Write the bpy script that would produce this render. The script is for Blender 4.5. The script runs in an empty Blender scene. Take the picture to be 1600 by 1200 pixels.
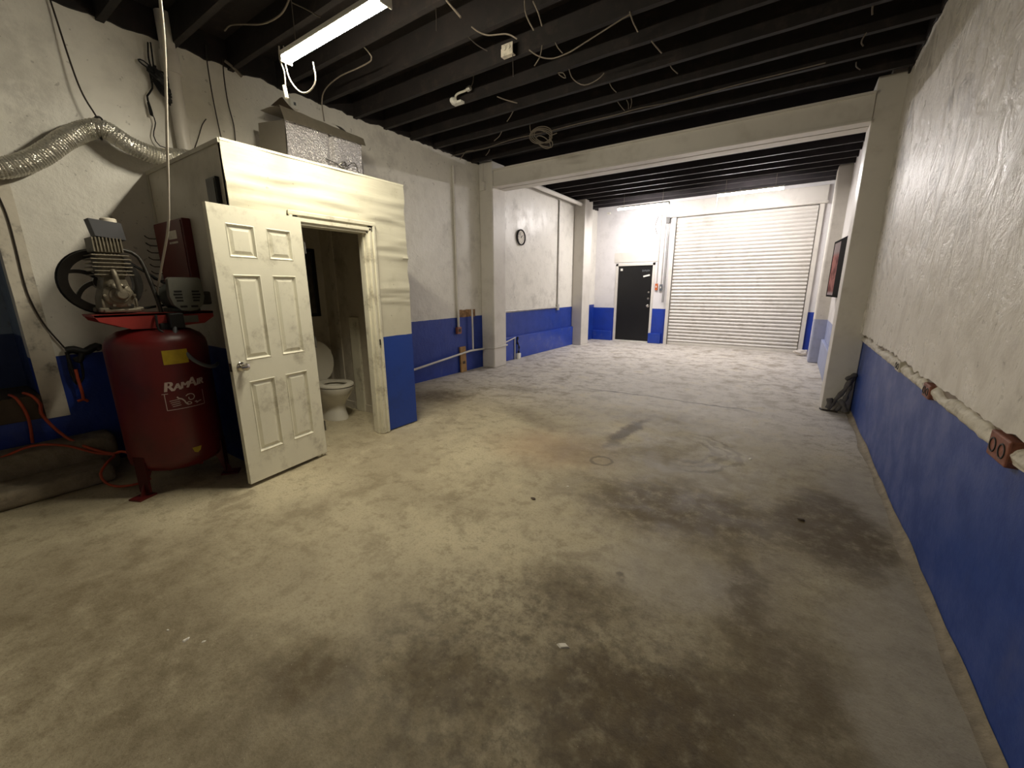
import bpy, bmesh, math, random
from mathutils import Vector, Matrix, noise
random.seed(7)
C = bpy.context.scene.collection
SC = bpy.context.scene

# ------------------------------------------------------------------ camera, world, exposure
FPX, YAW, PITCH, ROLL, CAMZ = 635.6, 34.243, -13.177, -0.25, 1.469
def cam_axes():
    a, b, c = (math.radians(v) for v in (YAW, PITCH, ROLL))
    f = Vector((-math.sin(a)*math.cos(b), math.cos(a)*math.cos(b), math.sin(b)))
    r = Vector((math.cos(a), math.sin(a), 0)); u = r.cross(f)
    r2 = r*math.cos(c)+u*math.sin(c)
    return r2, r2.cross(f), f
CR, CU, CF = cam_axes()
cd = bpy.data.cameras.new('camera'); cam = bpy.data.objects.new('camera', cd); C.objects.link(cam)
cd.sensor_fit = 'HORIZONTAL'; cd.sensor_width = 36; cd.lens = FPX*36/1600; cd.clip_start = .02
cam.matrix_world = Matrix(((CR.x, CU.x, -CF.x, 0), (CR.y, CU.y, -CF.y, 0), (CR.z, CU.z, -CF.z, CAMZ), (0, 0, 0, 1)))
SC.camera = cam
w = bpy.data.worlds.new('world'); SC.world = w; w.use_nodes = True
w.node_tree.nodes['Background'].inputs[0].default_value = (.02, .02, .025, 1)
w.node_tree.nodes['Background'].inputs[1].default_value = .3
SC.view_settings.view_transform = 'Standard'; SC.view_settings.look = 'None'
SC.view_settings.exposure = .45; SC.view_settings.gamma = 1; SC.view_settings.use_curve_mapping = False
LAMP_NEAR = ((1, .92, .73), 190)
LAMP_FAR = ((1, .945, .925), 195)

def on(u, v, X=None, Y=None, Z=None):          # a sight line of the photo met with a plane of the room
    d = CF+CR*((u-800)/FPX)-CU*((v-600)/FPX); o = Vector((0, 0, CAMZ))
    i, val = [(i, q) for i, q in enumerate((X, Y, Z)) if q is not None][0]
    return o+d*((val-o[i])/d[i])

# ------------------------------------------------------------------ room numbers (metres)
L, R, F, NEAR = -4.842, .716, 11.409, -2.6
XB, YB0, YB1, ZB = -3.381, 1.429, 3.042, 2.472       # booth: front plane, two sides, top
ZJ, ZD = 3.56, 3.80                                    # joist undersides, deck

# ------------------------------------------------------------------ materials
def srgb(r, g, b):
    return tuple(((c/255)/12.92 if c/255 <= .04045 else ((c/255+.055)/1.055)**2.4) for c in (r, g, b))+(1,)
class NT:
    def __init__(s, name):
        s.m = bpy.data.materials.new(name); s.m.use_nodes = True; s.t = s.m.node_tree
        s.b = s.t.nodes['Principled BSDF']; s.pos = s.t.nodes.new('ShaderNodeNewGeometry').outputs['Position']
    def put(s, sock, v):
        if hasattr(v, 'is_output'): s.t.links.new(v, sock)
        elif v is not None: sock.default_value = v
    def n(s, typ, ins=None, out=0, **at):
        k = s.t.nodes.new(typ)
        for a, v in at.items(): setattr(k, a, v)
        for i, v in (ins or {}).items(): s.put(k.inputs[i], v)
        return k.outputs[out]
    def math(s, op, a, b=None, c=None): return s.n('ShaderNodeMath', {0: a, 1: b, 2: c}, operation=op)
    def mix(s, f, a, b, blend='MIX'):
        k = s.t.nodes.new('ShaderNodeMix'); k.data_type = 'RGBA'; k.blend_type = blend
        s.put(k.inputs[0], f); s.put(k.inputs[6], a); s.put(k.inputs[7], b); return k.outputs[2]
    def scaled(s, sc, src=None): return s.n('ShaderNodeMapping', {0: src or s.pos, 3: sc})
    def noise(s, scale, detail=4, rough=.6, src=None, out=0, dist=0):
        return s.n('ShaderNodeTexNoise', {'Vector': src or s.pos, 'Scale': scale, 'Detail': detail, 'Roughness': rough, 'Distortion': dist}, out)
    def ramp(s, v, lo, hi, a=0., b=1., smooth=True):
        return s.n('ShaderNodeMapRange', {0: v, 1: lo, 2: hi, 3: a, 4: b}, interpolation_type='SMOOTHSTEP' if smooth else 'LINEAR')
    def xyz(s, i): return s.n('ShaderNodeSeparateXYZ', {0: s.pos}, i)
    def bump(s, h, strength, dist=.01, prev=None):
        return s.n('ShaderNodeBump', {'Strength': strength, 'Distance': dist, 'Height': h, 'Normal': prev})
    def done(s, col, rough=.6, metal=0, normal=None, spec=None):
        s.put(s.b.inputs['Base Color'], col); s.put(s.b.inputs['Roughness'], rough); s.put(s.b.inputs['Metallic'], metal)
        if normal is not None: s.put(s.b.inputs['Normal'], normal)
        if spec is not None: s.put(s.b.inputs['Specular IOR Level'], spec)
        return s.m
def surf(name, col, rough=.5, metal=0, var=.12, scale=9, bump=.0, bscale=60, dirt=None, damt=.0, dscale=5, spec=None):
    t = NT(name); c = srgb(*col)
    dk = tuple(x*(1-var) for x in c[:3])+(1,)
    k = t.mix(t.ramp(t.noise(scale), .35, .65), c, dk)
    if dirt: k = t.mix(t.math('MULTIPLY', t.ramp(t.noise(dscale, 6, .7), .5, .72), damt), k, srgb(*dirt))
    nm = t.bump(t.noise(bscale, 4), bump) if bump else None
    return t.done(k, rough, metal, nm, spec)
def emit(name, col, s):
    t = NT(name); t.put(t.b.inputs['Base Color'], tuple(col)+(1,)); t.put(t.b.inputs['Emission Color'], tuple(col)+(1,))
    t.put(t.b.inputs['Emission Strength'], s); return t.m
def wall_paint(name, white, blue, zline, rough=.45, lump=.5, smear=.25, smearcol=(120, 112, 100), slope=0.):
    t = NT(name)
    z = t.xyz(2); y = t.xyz(1)
    edge = t.math('ADD', zline, t.math('MULTIPLY', y, slope))
    edge = t.math('ADD', edge, t.math('MULTIPLY', t.math('SUBTRACT', t.noise(6, 3), .5), .012))
    low = t.math('LESS_THAN', z, edge)
    big = t.noise(.9, 5, .6); mid = t.noise(4.5, 6, .65); fine = t.noise(38, 5, .6)
    wc = t.mix(t.ramp(mid, .45, .75), srgb(*white), tuple(x*.9 for x in srgb(*white)[:3])+(1,))
    wc = t.mix(t.math('MULTIPLY', t.math('MULTIPLY', t.ramp(big, .48, .68), t.ramp(mid, .4, .62)), smear), wc, srgb(*smearcol))
    wc = t.mix(t.math('MULTIPLY', t.ramp(t.noise(22, 2, .5), .70, .74), .35), wc, srgb(95, 85, 72))
    bc = t.mix(t.ramp(mid, .4, .7), srgb(*blue), tuple(x*.82 for x in srgb(*blue)[:3])+(1,))
    bc = t.mix(t.math('MULTIPLY', t.ramp(t.noise(3, 5, .7, t.scaled((1, 1, .35))), .56, .75), .18), bc, srgb(120, 120, 140))
    col = t.mix(low, wc, bc)
    n1 = t.bump(mid, lump, .035); n2 = t.bump(fine, .16, .004, n1)
    return t.done(col, t.ramp(mid, .3, .7, rough-.08, rough+.12), 0, n2)
M = {}
M['wall'] = wall_paint('left_wall_paint', (228, 224, 214), (26, 58, 150), .955, .4, .34, .3, slope=.005)
M['wallfar'] = wall_paint('far_wall_paint', (224, 221, 221), (30, 62, 164), .928, .4, .10, .1)
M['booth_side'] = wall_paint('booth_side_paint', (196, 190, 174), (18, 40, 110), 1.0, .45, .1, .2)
M['steel_white'] = surf('white_painted_steel', (216, 211, 202), .4, 0, .05, 3, .04, 30, (160, 150, 134), .22, 3)
M['ledge'] = surf('blue_ledge_paint', (32, 66, 168), .28, 0, .12, 4, .15, 20, (140, 140, 150), .25, 6)
M['pale_blue'] = surf('pale_overpainted_blue', (150, 158, 188), .5, 0, .12, 5, .1, 20)
M['wallrf'] = wall_paint('right_far_paint', (216, 212, 208), (150, 158, 192), .86, .4, .1, .15)
M['pillar_rf'] = wall_paint('pillar_two_tone_paint', (214, 209, 200), (176, 180, 202), .86, .4, .06, .1)
M['ledge_dark'] = surf('blue_wall_paint', (20, 42, 120), .4, 0, .15, 4, .15, 20)
M['joist'] = surf('dark_painted_timber', (29, 22, 20), .8, 0, .45, 5, .3, 14, (66, 52, 44), .35, 7)
M['joist_far'] = surf('dark_painted_far_timber', (32, 25, 28), .75, 0, .4, 5, .3, 14)
M['cream'] = None
M['door'] = surf('cream_door_paint', (230, 226, 206), .42, 0, .05, 3, .03, 80, (120, 105, 80), .5, 4.2)
M['trim'] = surf('cream_trim_paint', (226, 221, 200), .45, 0, .07, 5, .05, 60, (110, 95, 70), .55, 6)
M['trim_old'] = surf('old_white_trim', (214, 206, 190), .5, 0, .1, 6, .1, 30, (70, 62, 55), .7, 6)
M['chrome'] = surf('polished_metal', (205, 200, 192), .18, 1, .1, 8)
M['steel'] = surf('grey_metal', (120, 118, 112), .4, 1, .2, 12)
M['galv'] = surf('galvanised_conduit', (190, 186, 178), .45, .35, .15, 12)
M['white_plastic'] = surf('white_plastic', (232, 230, 220), .4, 0, .04)
M['white_cable'] = surf('white_cable', (206, 200, 186), .5, 0, .08)
M['grey_cable'] = surf('dull_pale_cable', (116, 106, 93), .6, 0, .15)
M['dark_cable'] = surf('dark_cable', (52, 44, 38), .6, 0, .2)
M['black'] = surf('black_rubber', (16, 15, 15), .55, 0, .2)
M['black_door'] = surf('black_door_paint', (15, 15, 17), .35, 0, .2, 3, .03, 30)
M['black_gloss'] = surf('black_plastic', (14, 13, 13), .3, 0, .1)
M['cast'] = surf('cast_aluminium', (132, 124, 108), .5, .45, .22, 14, .2, 50, (70, 62, 50), .5, 9)
M['iron'] = surf('dark_cast_iron', (58, 55, 51), .4, .25, .25, 12, .15, 60)
M['motor'] = surf('grey_motor_paint', (112, 112, 104), .45, .2, .12, 9)
M['motor_green'] = surf('dark_motor_shell', (58, 68, 64), .5, .2, .15, 9)
M['filter'] = surf('dark_grey_filter', (74, 74, 78), .5, .1, .12, 6)
M['red'] = surf('red_tank_paint', (98, 22, 22), .4, 0, .16, 4, .04, 60, (60, 20, 18), .5, 4)
M['red_bright'] = surf('bright_red_paint', (150, 44, 38), .45, 0, .12, 5, 0, 60, (110, 40, 34), .4, 6)
M['red_dark'] = surf('dark_red_panel', (96, 24, 22), .45, 0, .15, 5)
M['yellow'] = surf('yellow_label', (176, 150, 24), .5, 0, .15, 20)
M['decal'] = surf('faded_white_lettering', (196, 176, 168), .5, 0, .1, 30)
M['orange'] = surf('orange_hose', (190, 78, 44), .5, 0, .15, 12)
M['porcelain'] = surf('white_porcelain', (222, 218, 206), .15, 0, .03, 4)
M['toilet_seat'] = surf('white_seat_plastic', (216, 210, 194), .3, 0, .04, 4)
M['wood'] = surf('bare_pine', (176, 136, 84), .6, 0, .2, 9, .1, 20, (90, 66, 40), .4, 14)
M['rag'] = surf('dark_rag_cloth', (104, 100, 98), .9, 0, .3, 16, .6, 40)
M['cloth_white'] = surf('white_crumpled_cloth', (222, 214, 204), .85, 0, .15, 20, .4, 40)
M['outlet'] = surf('rusty_outlet_plate', (150, 96, 78), .6, .1, .25, 26, .2, 60, (80, 46, 36), .5, 22)
M['paper'] = surf('white_paper', (232, 226, 214), .8, 0, .06)
M['brick'] = surf('exposed_brick', (158, 122, 84), .85, 0, .35, 22, .8, 30, (92, 62, 40), .7, 20)
M['orange_box'] = surf('orange_switch_box', (196, 96, 40), .5, 0, .15)
M['grey_box'] = surf('grey_switch_box', (96, 100, 104), .5, 0, .15)
M['poster'] = None
M['lamp_near'] = emit('near_lamp_diffuser', *LAMP_NEAR)
M['lamp_far'] = emit('far_lamp_diffuser', *LAMP_FAR)
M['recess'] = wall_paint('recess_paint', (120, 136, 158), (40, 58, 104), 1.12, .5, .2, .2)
M['sill'] = surf('brown_sill_board', (86, 72, 56), .7, 0, .2, 6, .2, 20)

def right_wall_mat():
    t = NT('right_plaster_paint')
    st = t.scaled((1, 1.0, .75))
    big = t.noise(1.1, 4, .6, st); mid = t.noise(5.5, 6, .62, st, dist=.6); fine = t.noise(30, 6, .7)
    z = t.xyz(2)
    up = t.ramp(z, 1.1, 1.9)
    c = t.mix(t.ramp(mid, .42, .7), srgb(222, 216, 204), srgb(204, 197, 184))
    grime = t.math('MULTIPLY', t.math('MULTIPLY', t.ramp(big, .42, .66), t.ramp(mid, .47, .66)), t.math('ADD', t.math('MULTIPLY', up, .5), .12))
    c = t.mix(grime, c, srgb(104, 100, 92))
    c = t.mix(t.math('MULTIPLY', t.ramp(t.noise(24, 3, .5), .68, .73), .45), c, srgb(110, 98, 80))
    n1 = t.bump(mid, t.ramp(z, 1.0, 2.0, .12, .8), .05); n2 = t.bump(fine, t.ramp(z, 1.0, 2.0, .2, .85), .01, n1)
    return t.done(c, t.ramp(mid, .3, .7, .24, .42), 0, n2, .7)
M['plaster'] = right_wall_mat()
M['wallright'] = wall_paint('right_wall_blue_and_crevice_shade', (120, 104, 84), (32, 68, 150), .862, .4, .12, .45)  # brown above the blue paints shade into the crevice under the plaster edge
M['chase'] = surf('rough_plastered_conduit', (216, 209, 194), .7, 0, .15, 9, .6, 26, (104, 88, 70), .65, 12)
M['cove'] = surf('rough_concrete_cove', (150, 138, 118), .85, 0, .25, 12, .8, 24, (90, 80, 64), .5, 9)

def wrinkle_mat():
    t = NT('wrinkled_cream_paint'); z = t.xyz(2)
    white = t.mix(t.ramp(t.noise(5, 5), .5, .75), srgb(214, 209, 189), srgb(203, 198, 177))
    white = t.mix(t.math('MULTIPLY', t.ramp(t.noise(26, 2), .7, .74), .5), white, srgb(130, 118, 92))
    blue = t.mix(t.ramp(t.noise(4, 4), .45, .7), srgb(26, 66, 158), srgb(26, 60, 140))
    low = t.math('LESS_THAN', z, t.math('ADD', .995, t.math('MULTIPLY', t.noise(5, 2), .012)))
    hz = t.noise(3.2, 5, .6, t.scaled((1, .5, 4.5)))
    return t.done(t.mix(low, white, blue), .42, 0, t.bump(hz, t.ramp(z, 1.0, 2.1, .04, .16), .02))
M['cream'] = wrinkle_mat()

def floor_mat():
    t = NT('stained_concrete')
    warp = t.n('ShaderNodeVectorMath', {0: t.noise(2.6, 5, .65, out=1), 1: (.5, .5, .5)}, operation='SUBTRACT')
    wp = t.n('ShaderNodeVectorMath', {0: warp, 1: (.42, .42, 0), 2: t.pos}, operation='MULTIPLY_ADD')
    def blob(cx, cy, rx, ry, rot=0, soft=.45):
        q = t.n('ShaderNodeMapping', {0: wp, 1: (cx, cy, 0), 2: (0, 0, math.radians(rot)), 3: (rx, ry, 1)}, vector_type='TEXTURE')
        d = t.n('ShaderNodeVectorMath', {0: q}, 1, operation='LENGTH')
        return t.ramp(d, 1+soft, 1-soft)
    def over(col, mask, amt, c): return t.mix(t.math('MULTIPLY', mask, amt), col, srgb(*c))
    y = t.xyz(1)
    n0 = t.noise(.8, 5, .62); n1 = t.noise(3.4, 8, .68, dist=.4); n2 = t.noise(16, 6, .7); n3 = t.noise(70, 4, .7)
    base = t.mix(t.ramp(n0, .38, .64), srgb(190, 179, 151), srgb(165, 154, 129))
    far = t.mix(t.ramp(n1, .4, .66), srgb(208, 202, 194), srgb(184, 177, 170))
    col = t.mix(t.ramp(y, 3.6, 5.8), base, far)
    col = t.mix(t.math('MULTIPLY', t.ramp(n1, .5, .66), .6), col, srgb(136, 124, 100))
    g = t.noise(9, 8, .75); col = t.mix(t.math('MULTIPLY', t.ramp(g, .5, .64), .45), col, srgb(124, 112, 88))
    col = t.mix(t.math('MULTIPLY', t.ramp(n3, .5, .66), .4), col, srgb(120, 108, 86))
    col = t.mix(t.math('MULTIPLY', t.ramp(n1, .46, .32), .4), col, srgb(202, 190, 160))
    # pale worn patches
    for a in ((-.33, 2.02, .34, .24, 10, .5), (.62, 1.75, .28, .95, 0, .3), (.55, 3.6, .22, .5, 0, .4), (-.5, 3.3, .5, .22, 20, .6)):
        col = over(col, blob(*a), .55, (172, 165, 154))
    col = over(col, blob(-1.75, 3.2, .5, .38, 0, .7), .35, (196, 160, 122))
    # oil and damp stains, plus vignette darkening painted into the near floor
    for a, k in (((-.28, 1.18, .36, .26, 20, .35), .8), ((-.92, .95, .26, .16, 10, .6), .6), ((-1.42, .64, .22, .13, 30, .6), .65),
                 ((-.72, 1.62, .24, .17, 0, .7), .5), ((-.46, 2.72, .66, .36, 8, .5), .75), ((.36, 3.02, .27, .5, 0, .3), .8), ((-.05, 2.9, 1.1, 1.3, 0, .7), .3), ((-.3, 1.0, 1.0, .6, 0, .6), .3), ((-1.3, 3.4, .5, .25, 30, .7), .3), ((-2.3, .15, .9, .35, 0, .8), .4), ((-1.2, .45, 1.3, .28, 0, .7), .35),  # last two blobs paint the vignette at the near left
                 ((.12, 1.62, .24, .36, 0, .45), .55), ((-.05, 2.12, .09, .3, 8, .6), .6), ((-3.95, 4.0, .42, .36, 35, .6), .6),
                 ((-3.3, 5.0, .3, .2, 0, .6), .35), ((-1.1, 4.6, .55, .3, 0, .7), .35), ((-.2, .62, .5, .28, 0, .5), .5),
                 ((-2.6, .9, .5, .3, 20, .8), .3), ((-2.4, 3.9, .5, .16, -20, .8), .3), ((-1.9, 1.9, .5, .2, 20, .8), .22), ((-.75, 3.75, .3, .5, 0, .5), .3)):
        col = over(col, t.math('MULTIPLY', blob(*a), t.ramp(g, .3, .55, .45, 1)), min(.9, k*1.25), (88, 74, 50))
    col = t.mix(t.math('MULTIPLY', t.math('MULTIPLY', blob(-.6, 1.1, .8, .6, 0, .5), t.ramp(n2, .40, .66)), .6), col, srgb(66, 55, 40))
    col = over(col, blob(-1.28, 4.05, .07, .5, -9, .5), .75, (74, 64, 56))            # tyre scrub
    for r in (.36, .45, .55):                                                          # curved tyre marks
        d = t.n('ShaderNodeVectorMath', {0: t.n('ShaderNodeVectorMath', {0: wp, 1: (-.78, 3.85, 0)}, operation='SUBTRACT')}, 1, operation='LENGTH')
        ring = t.ramp(t.math('ABSOLUTE', t.math('SUBTRACT', d, r)), .035, .008)
        col = over(col, t.math('MULTIPLY', ring, t.ramp(t.xyz(0), -.85, -.5)), .5, (92, 82, 68))
    d = t.n('ShaderNodeVectorMath', {0: t.n('ShaderNodeVectorMath', {0: t.pos, 1: (-1.218, 3.178, 0)}, operation='SUBTRACT')}, 1, operation='LENGTH')
    col = over(col, t.ramp(t.math('ABSOLUTE', t.math('SUBTRACT', d, t.math('ADD', .09, t.math('MULTIPLY', t.math('SUBTRACT', n2, .5), .06)))), .022, .006), .6, (88, 78, 60))
    col = over(col, blob(-.6, 1.87, .035, .03, 0, .5), .6, (80, 70, 58))
    crack = t.math('ABSOLUTE', t.math('SUBTRACT', y, t.math('ADD', 5.6, t.math('MULTIPLY', t.math('SUBTRACT', t.noise(1.6, 5), .5), .35))))
    cm = t.math('MULTIPLY', t.ramp(crack, .03, .010), t.math('MULTIPLY', t.ramp(t.xyz(0), -2.5, -2.2), t.ramp(t.xyz(0), -.1, -.5)))
    col = over(col, cm, .8, (70, 62, 54))
    sp = t.ramp(t.noise(120, 2, .5), .66, .72)
    col = t.mix(t.math('MULTIPLY', sp, .35), col, srgb(86, 76, 60))
    col = t.mix(t.math('MULTIPLY', t.ramp(t.noise(95, 2, .5), .72, .76), .5), col, srgb(206, 198, 176))
    b = t.bump(n1, .25, .02); b = t.bump(n2, .35, .008, b); b = t.bump(n3, t.ramp(y, 1.0, 3.0, .55, .2), .004, b)
    return t.done(col, t.ramp(n1, .3, .7, .75, .5), 0, b, .35)
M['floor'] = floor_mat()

def foil_mat(name, dots, tint):
    t = NT(name)
    if dots:
        v = t.n('ShaderNodeTexVoronoi', {'Vector': t.pos, 'Scale': 62.0}, 0)
        nm = t.bump(v, .9, .012)
        nm = t.bump(t.noise(7, 3), .5, .03, nm)
        return t.done(t.mix(t.ramp(v, .1, .5), srgb(*tint), srgb(196, 192, 194)), .28, .35, nm)
    return t.done(srgb(*tint), .34, .65, t.bump(t.noise(12, 4), .6, .02))
M['bubble'] = foil_mat('bubble_foil', True, (240, 236, 236))
M['foil'] = foil_mat('smooth_foil', False, (168, 162, 150))
def duct_mat():
    t = NT('crinkled_duct_foil'); v = t.n('ShaderNodeTexVoronoi', {'Vector': t.scaled((1, 1, 1)), 'Scale': 85.0}, 0)
    nm = t.bump(v, .4, .012); return t.done(srgb(206, 202, 190), .3, .7, nm)
M['duct'] = duct_mat()
def poster_mat():
    t = NT('faded_poster_print')
    y, z = t.xyz(1), t.xyz(2)
    c = t.mix(t.ramp(t.noise(5, 4), .4, .6), srgb(140, 96, 90), srgb(96, 62, 60))
    c = t.mix(t.ramp(z, 1.95, 2.05), c, srgb(134, 122, 120))
    c = t.mix(t.math('MULTIPLY', t.ramp(z, 1.42, 1.36), .8), c, srgb(150, 140, 140))
    return t.done(c, .95, 0, None, .05)
M['black_matt'] = surf('dark_matt_frame', (24, 22, 21), .95, spec=.05)
M['poster'] = poster_mat()

# ------------------------------------------------------------------ geometry helpers
class MB:
    def __init__(s): s.bm = bmesh.new()
    def box(s, x0, x1, y0, y1, z0, z1, mat=None, bev=0):
        vs = [s.bm.verts.new((x, y, z)) for x in (x0, x1) for y in (y0, y1) for z in (z0, z1)]
        fs = [s.bm.faces.new([vs[i] for i in q]) for q in ((0, 1, 3, 2), (4, 6, 7, 5), (0, 4, 5, 1), (2, 3, 7, 6), (0, 2, 6, 4), (1, 5, 7, 3))]
        if bev:
            r = bmesh.ops.bevel(s.bm, geom=list({e for f in fs for e in f.edges}), offset=bev, segments=2, affect='EDGES', profile=.5)
            vs = list({v for f in r['faces'] for v in f.verts} | {v for v in vs if v.is_valid})
        if mat is not None:
            for v in vs: v.co = mat @ v.co
        return s
    def tube(s, pts, r, n=8, smooth=True, closed=False, step=.03, rf=None, cap=True):
        pts = [Vector(p) for p in pts]
        if smooth and len(pts) > 2: pts = spline(pts, closed, step)
        m = len(pts); tang = []
        for i in range(m):
            a = pts[i-1] if (i or closed) else pts[i]; b = pts[(i+1) % m] if (i < m-1 or closed) else pts[i]
            d = b-a; tang.append(d.normalized() if d.length > 1e-9 else Vector((0, 0, 1)))
        up = Vector((0, 0, 1)) if abs(tang[0].z) < .9 else Vector((1, 0, 0))
        nrm = (up-tang[0]*up.dot(tang[0])).normalized(); rings = []
        for i in range(m):
            nrm = (nrm-tang[i]*nrm.dot(tang[i])).normalized(); bi = tang[i].cross(nrm)
            rr = rf(i/max(1, m-1), i) if rf else r
            rings.append([s.bm.verts.new(pts[i]+(nrm*math.cos(2*math.pi*k/n)+bi*math.sin(2*math.pi*k/n))*rr) for k in range(n)])
        for i in range(m if closed else m-1):
            a, b = rings[i], rings[(i+1) % m]
            for k in range(n): s.bm.faces.new((a[k], a[(k+1) % n], b[(k+1) % n], b[k]))
        if not closed and cap:
            s.bm.faces.new(rings[0][::-1]); s.bm.faces.new(rings[-1])
        return s
    def lathe(s, prof, n=32, mat=Matrix(), a0=0, a1=2*math.pi):
        full = abs(a1-a0-2*math.pi) < 1e-6; cnt = n if full else n+1; rings = []
        for r, z in prof:
            if r < 1e-6: rings.append([s.bm.verts.new(mat @ Vector((0, 0, z)))]); continue
            rings.append([s.bm.verts.new(mat @ Vector((r*math.cos(a0+(a1-a0)*k/n), r*math.sin(a0+(a1-a0)*k/n), z))) for k in range(cnt)])
        for a, b in zip(rings, rings[1:]):
            for k in range(n):
                k2 = (k+1) % cnt
                q = ([a[0]] if len(a) == 1 else [a[k], a[k2]])+([b[0]] if len(b) == 1 else [b[k2], b[k]])
                if len(q) > 2: s.bm.faces.new(q)
        return s
    def prism(s, poly, h, mat=Matrix()):
        a = [s.bm.verts.new(mat @ Vector((x, y, 0))) for x, y in poly]; b = [s.bm.verts.new(mat @ Vector((x, y, h))) for x, y in poly]
        s.bm.faces.new(a[::-1]); s.bm.faces.new(b)
        for i in range(len(a)): s.bm.faces.new((a[i], a[(i+1) % len(a)], b[(i+1) % len(a)], b[i]))
        return s
    def grid(s, nu, nv, fn):
        vs = [[s.bm.verts.new(fn(i/nu, j/nv)) for j in range(nv+1)] for i in range(nu+1)]
        for i in range(nu):
            for j in range(nv): s.bm.faces.new((vs[i][j], vs[i+1][j], vs[i+1][j+1], vs[i][j+1]))
        return vs
    def build(s, name, mat, parent=None, smooth=None, off=None):
        if off is not None: bmesh.ops.translate(s.bm, verts=s.bm.verts, vec=-Vector(off))
        bmesh.ops.recalc_face_normals(s.bm, faces=s.bm.faces)
        me = bpy.data.meshes.new(name); s.bm.to_mesh(me); s.bm.free()
        if smooth is not None:
            for p in me.polygons: p.use_smooth = True
            me.set_sharp_from_angle(angle=math.radians(smooth))
        me.materials.append(mat); o = bpy.data.objects.new(name, me); C.objects.link(o)
        if parent: o.parent = parent
        return o
def spline(p, closed, step):
    out = []; m = len(p)
    for i in range(m if closed else m-1):
        g = lambda k: p[k % m] if closed else p[min(max(k, 0), m-1)]
        a, b, c, d = g(i-1), g(i), g(i+1), g(i+2)
        if not closed and i == 0: a = b*2-c
        if not closed and i == m-2: d = c*2-b
        n = max(2, int((c-b).length/step))
        for k in range(n):
            t = k/n
            out.append(.5*((2*b)+(c-a)*t+(2*a-5*b+4*c-d)*t*t+(3*b-a-3*c+d)*t**3))
    if not closed: out.append(p[-1].copy())
    return out
def tag(o, label, cat, group=None):
    o['label'] = label; o['category'] = cat
    if group: o['group'] = group
    return o
def thing(name, label, cat, loc=(0, 0, 0), rotz=0, group=None):
    o = bpy.data.objects.new(name, None); C.objects.link(o); o.location = loc; o.rotation_euler = (0, 0, rotz); o.empty_display_size = .1
    return tag(o, label, cat, group)
def struct(o): o['kind'] = 'structure'; return o
def sbox(name, mat, *a, bev=0): return struct(MB().box(*a, bev=bev).build(name, mat))
def mesh_text(body, size=1, shear=0):
    cu = bpy.data.curves.new('lettering', 'FONT'); cu.body = body; cu.size = size; cu.shear = shear; cu.align_x = 'CENTER'; cu.align_y = 'CENTER'
    o = bpy.data.objects.new('lettering', cu); C.objects.link(o)
    dg = bpy.context.evaluated_depsgraph_get(); me = bpy.data.meshes.new_from_object(o.evaluated_get(dg))
    bpy.data.objects.remove(o); bpy.data.curves.remove(cu)
    return me
TO_X = Matrix(((0, 0, 1, 0), (1, 0, 0, 0), (0, 1, 0, 0), (0, 0, 0, 1)))      # local xy -> world yz, local z -> world +x
def T(x, y, z): return Matrix.Translation((x, y, z))

# ------------------------------------------------------------------ room shell
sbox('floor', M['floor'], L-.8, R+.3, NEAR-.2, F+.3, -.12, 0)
sbox('ceiling', M['joist'], L-.2, R+.2, NEAR-.2, F+.2, ZD, ZD+.08)
# left wall with the recess opening in it (Y -1.2 .. .48, z .66 .. 2.35)
m = MB()
m.box(L-.15, L, .48, F+.2, 0, ZD); m.box(L-.15, L, NEAR, -1.2, 0, ZD); m.box(L-.15, L, -1.2, .48, 0, .66); m.box(L-.15, L, -1.2, .48, 2.35, ZD)
struct(m.build('wall_left', M['wall']))
m = MB()
m.box(L-.62, L-.58, -1.25, .53, .6, 2.4); m.box(L-.58, L-.15, .48, .53, .6, 2.4); m.box(L-.58, L-.15, -1.25, -1.2, .6, 2.4); m.box(L-.58, L-.15, -1.2, .48, 2.35, 2.4)
struct(m.build('wall_recess', M['recess']))
struct(MB().box(L-.58, L+.012, -1.2, .478, .48, .67, bev=.008).build('trim_recess_sill', M['sill']))
m = MB()
vs = m.grid(24, 2, lambda i, j: Vector((L+.012, .478+.13*j+.004*noise.noise((0, j*3, i*9)), .47+1.88*i)))
r = bmesh.ops.extrude_face_region(m.bm, geom=list(m.bm.faces)); bmesh.ops.translate(m.bm, verts=[v for v in r['geom'] if isinstance(v, bmesh.types.BMVert)], vec=(-.012, 0, 0))
struct(m.build('trim_recess', M['trim_old']))
# right wall: base in blue with painted crevice shade, plaster skin with a ragged lower edge, plastered-in conduit, concrete cove
sbox('wall_right', M['wallright'], R+.008, R+.25, NEAR, F+.2, 0, ZD)
m = MB(); NY = 300
def ragged(y): return .962+.028*noise.noise((y*3.1, 0, 0))+.022*noise.noise((y*11, 3, 0))+.03*max(0, noise.noise((y*1.3, 9, 0)))
def plast(i, j):
    y = NEAR+(6.22-NEAR)*i; z0 = ragged(y); z = z0+(ZD-z0)*j**1.5
    a = min(1, max(0, (z-1.1)/.8))
    d = .012*noise.fractal((y*2.2, z*1.1, 0), 1.0, 2.0, 4)*(.35+a)
    return Vector((R-.036-d*.9, y, z))
m.grid(NY, 40, plast)
r = bmesh.ops.extrude_edge_only(m.bm, edges=[e for e in m.bm.edges if e.is_boundary])
for v in r['geom']:
    if isinstance(v, bmesh.types.BMVert): v.co.x = R+.01
struct(m.build('wall_right_plaster', M['plaster'], smooth=35))
m = MB()
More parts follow.
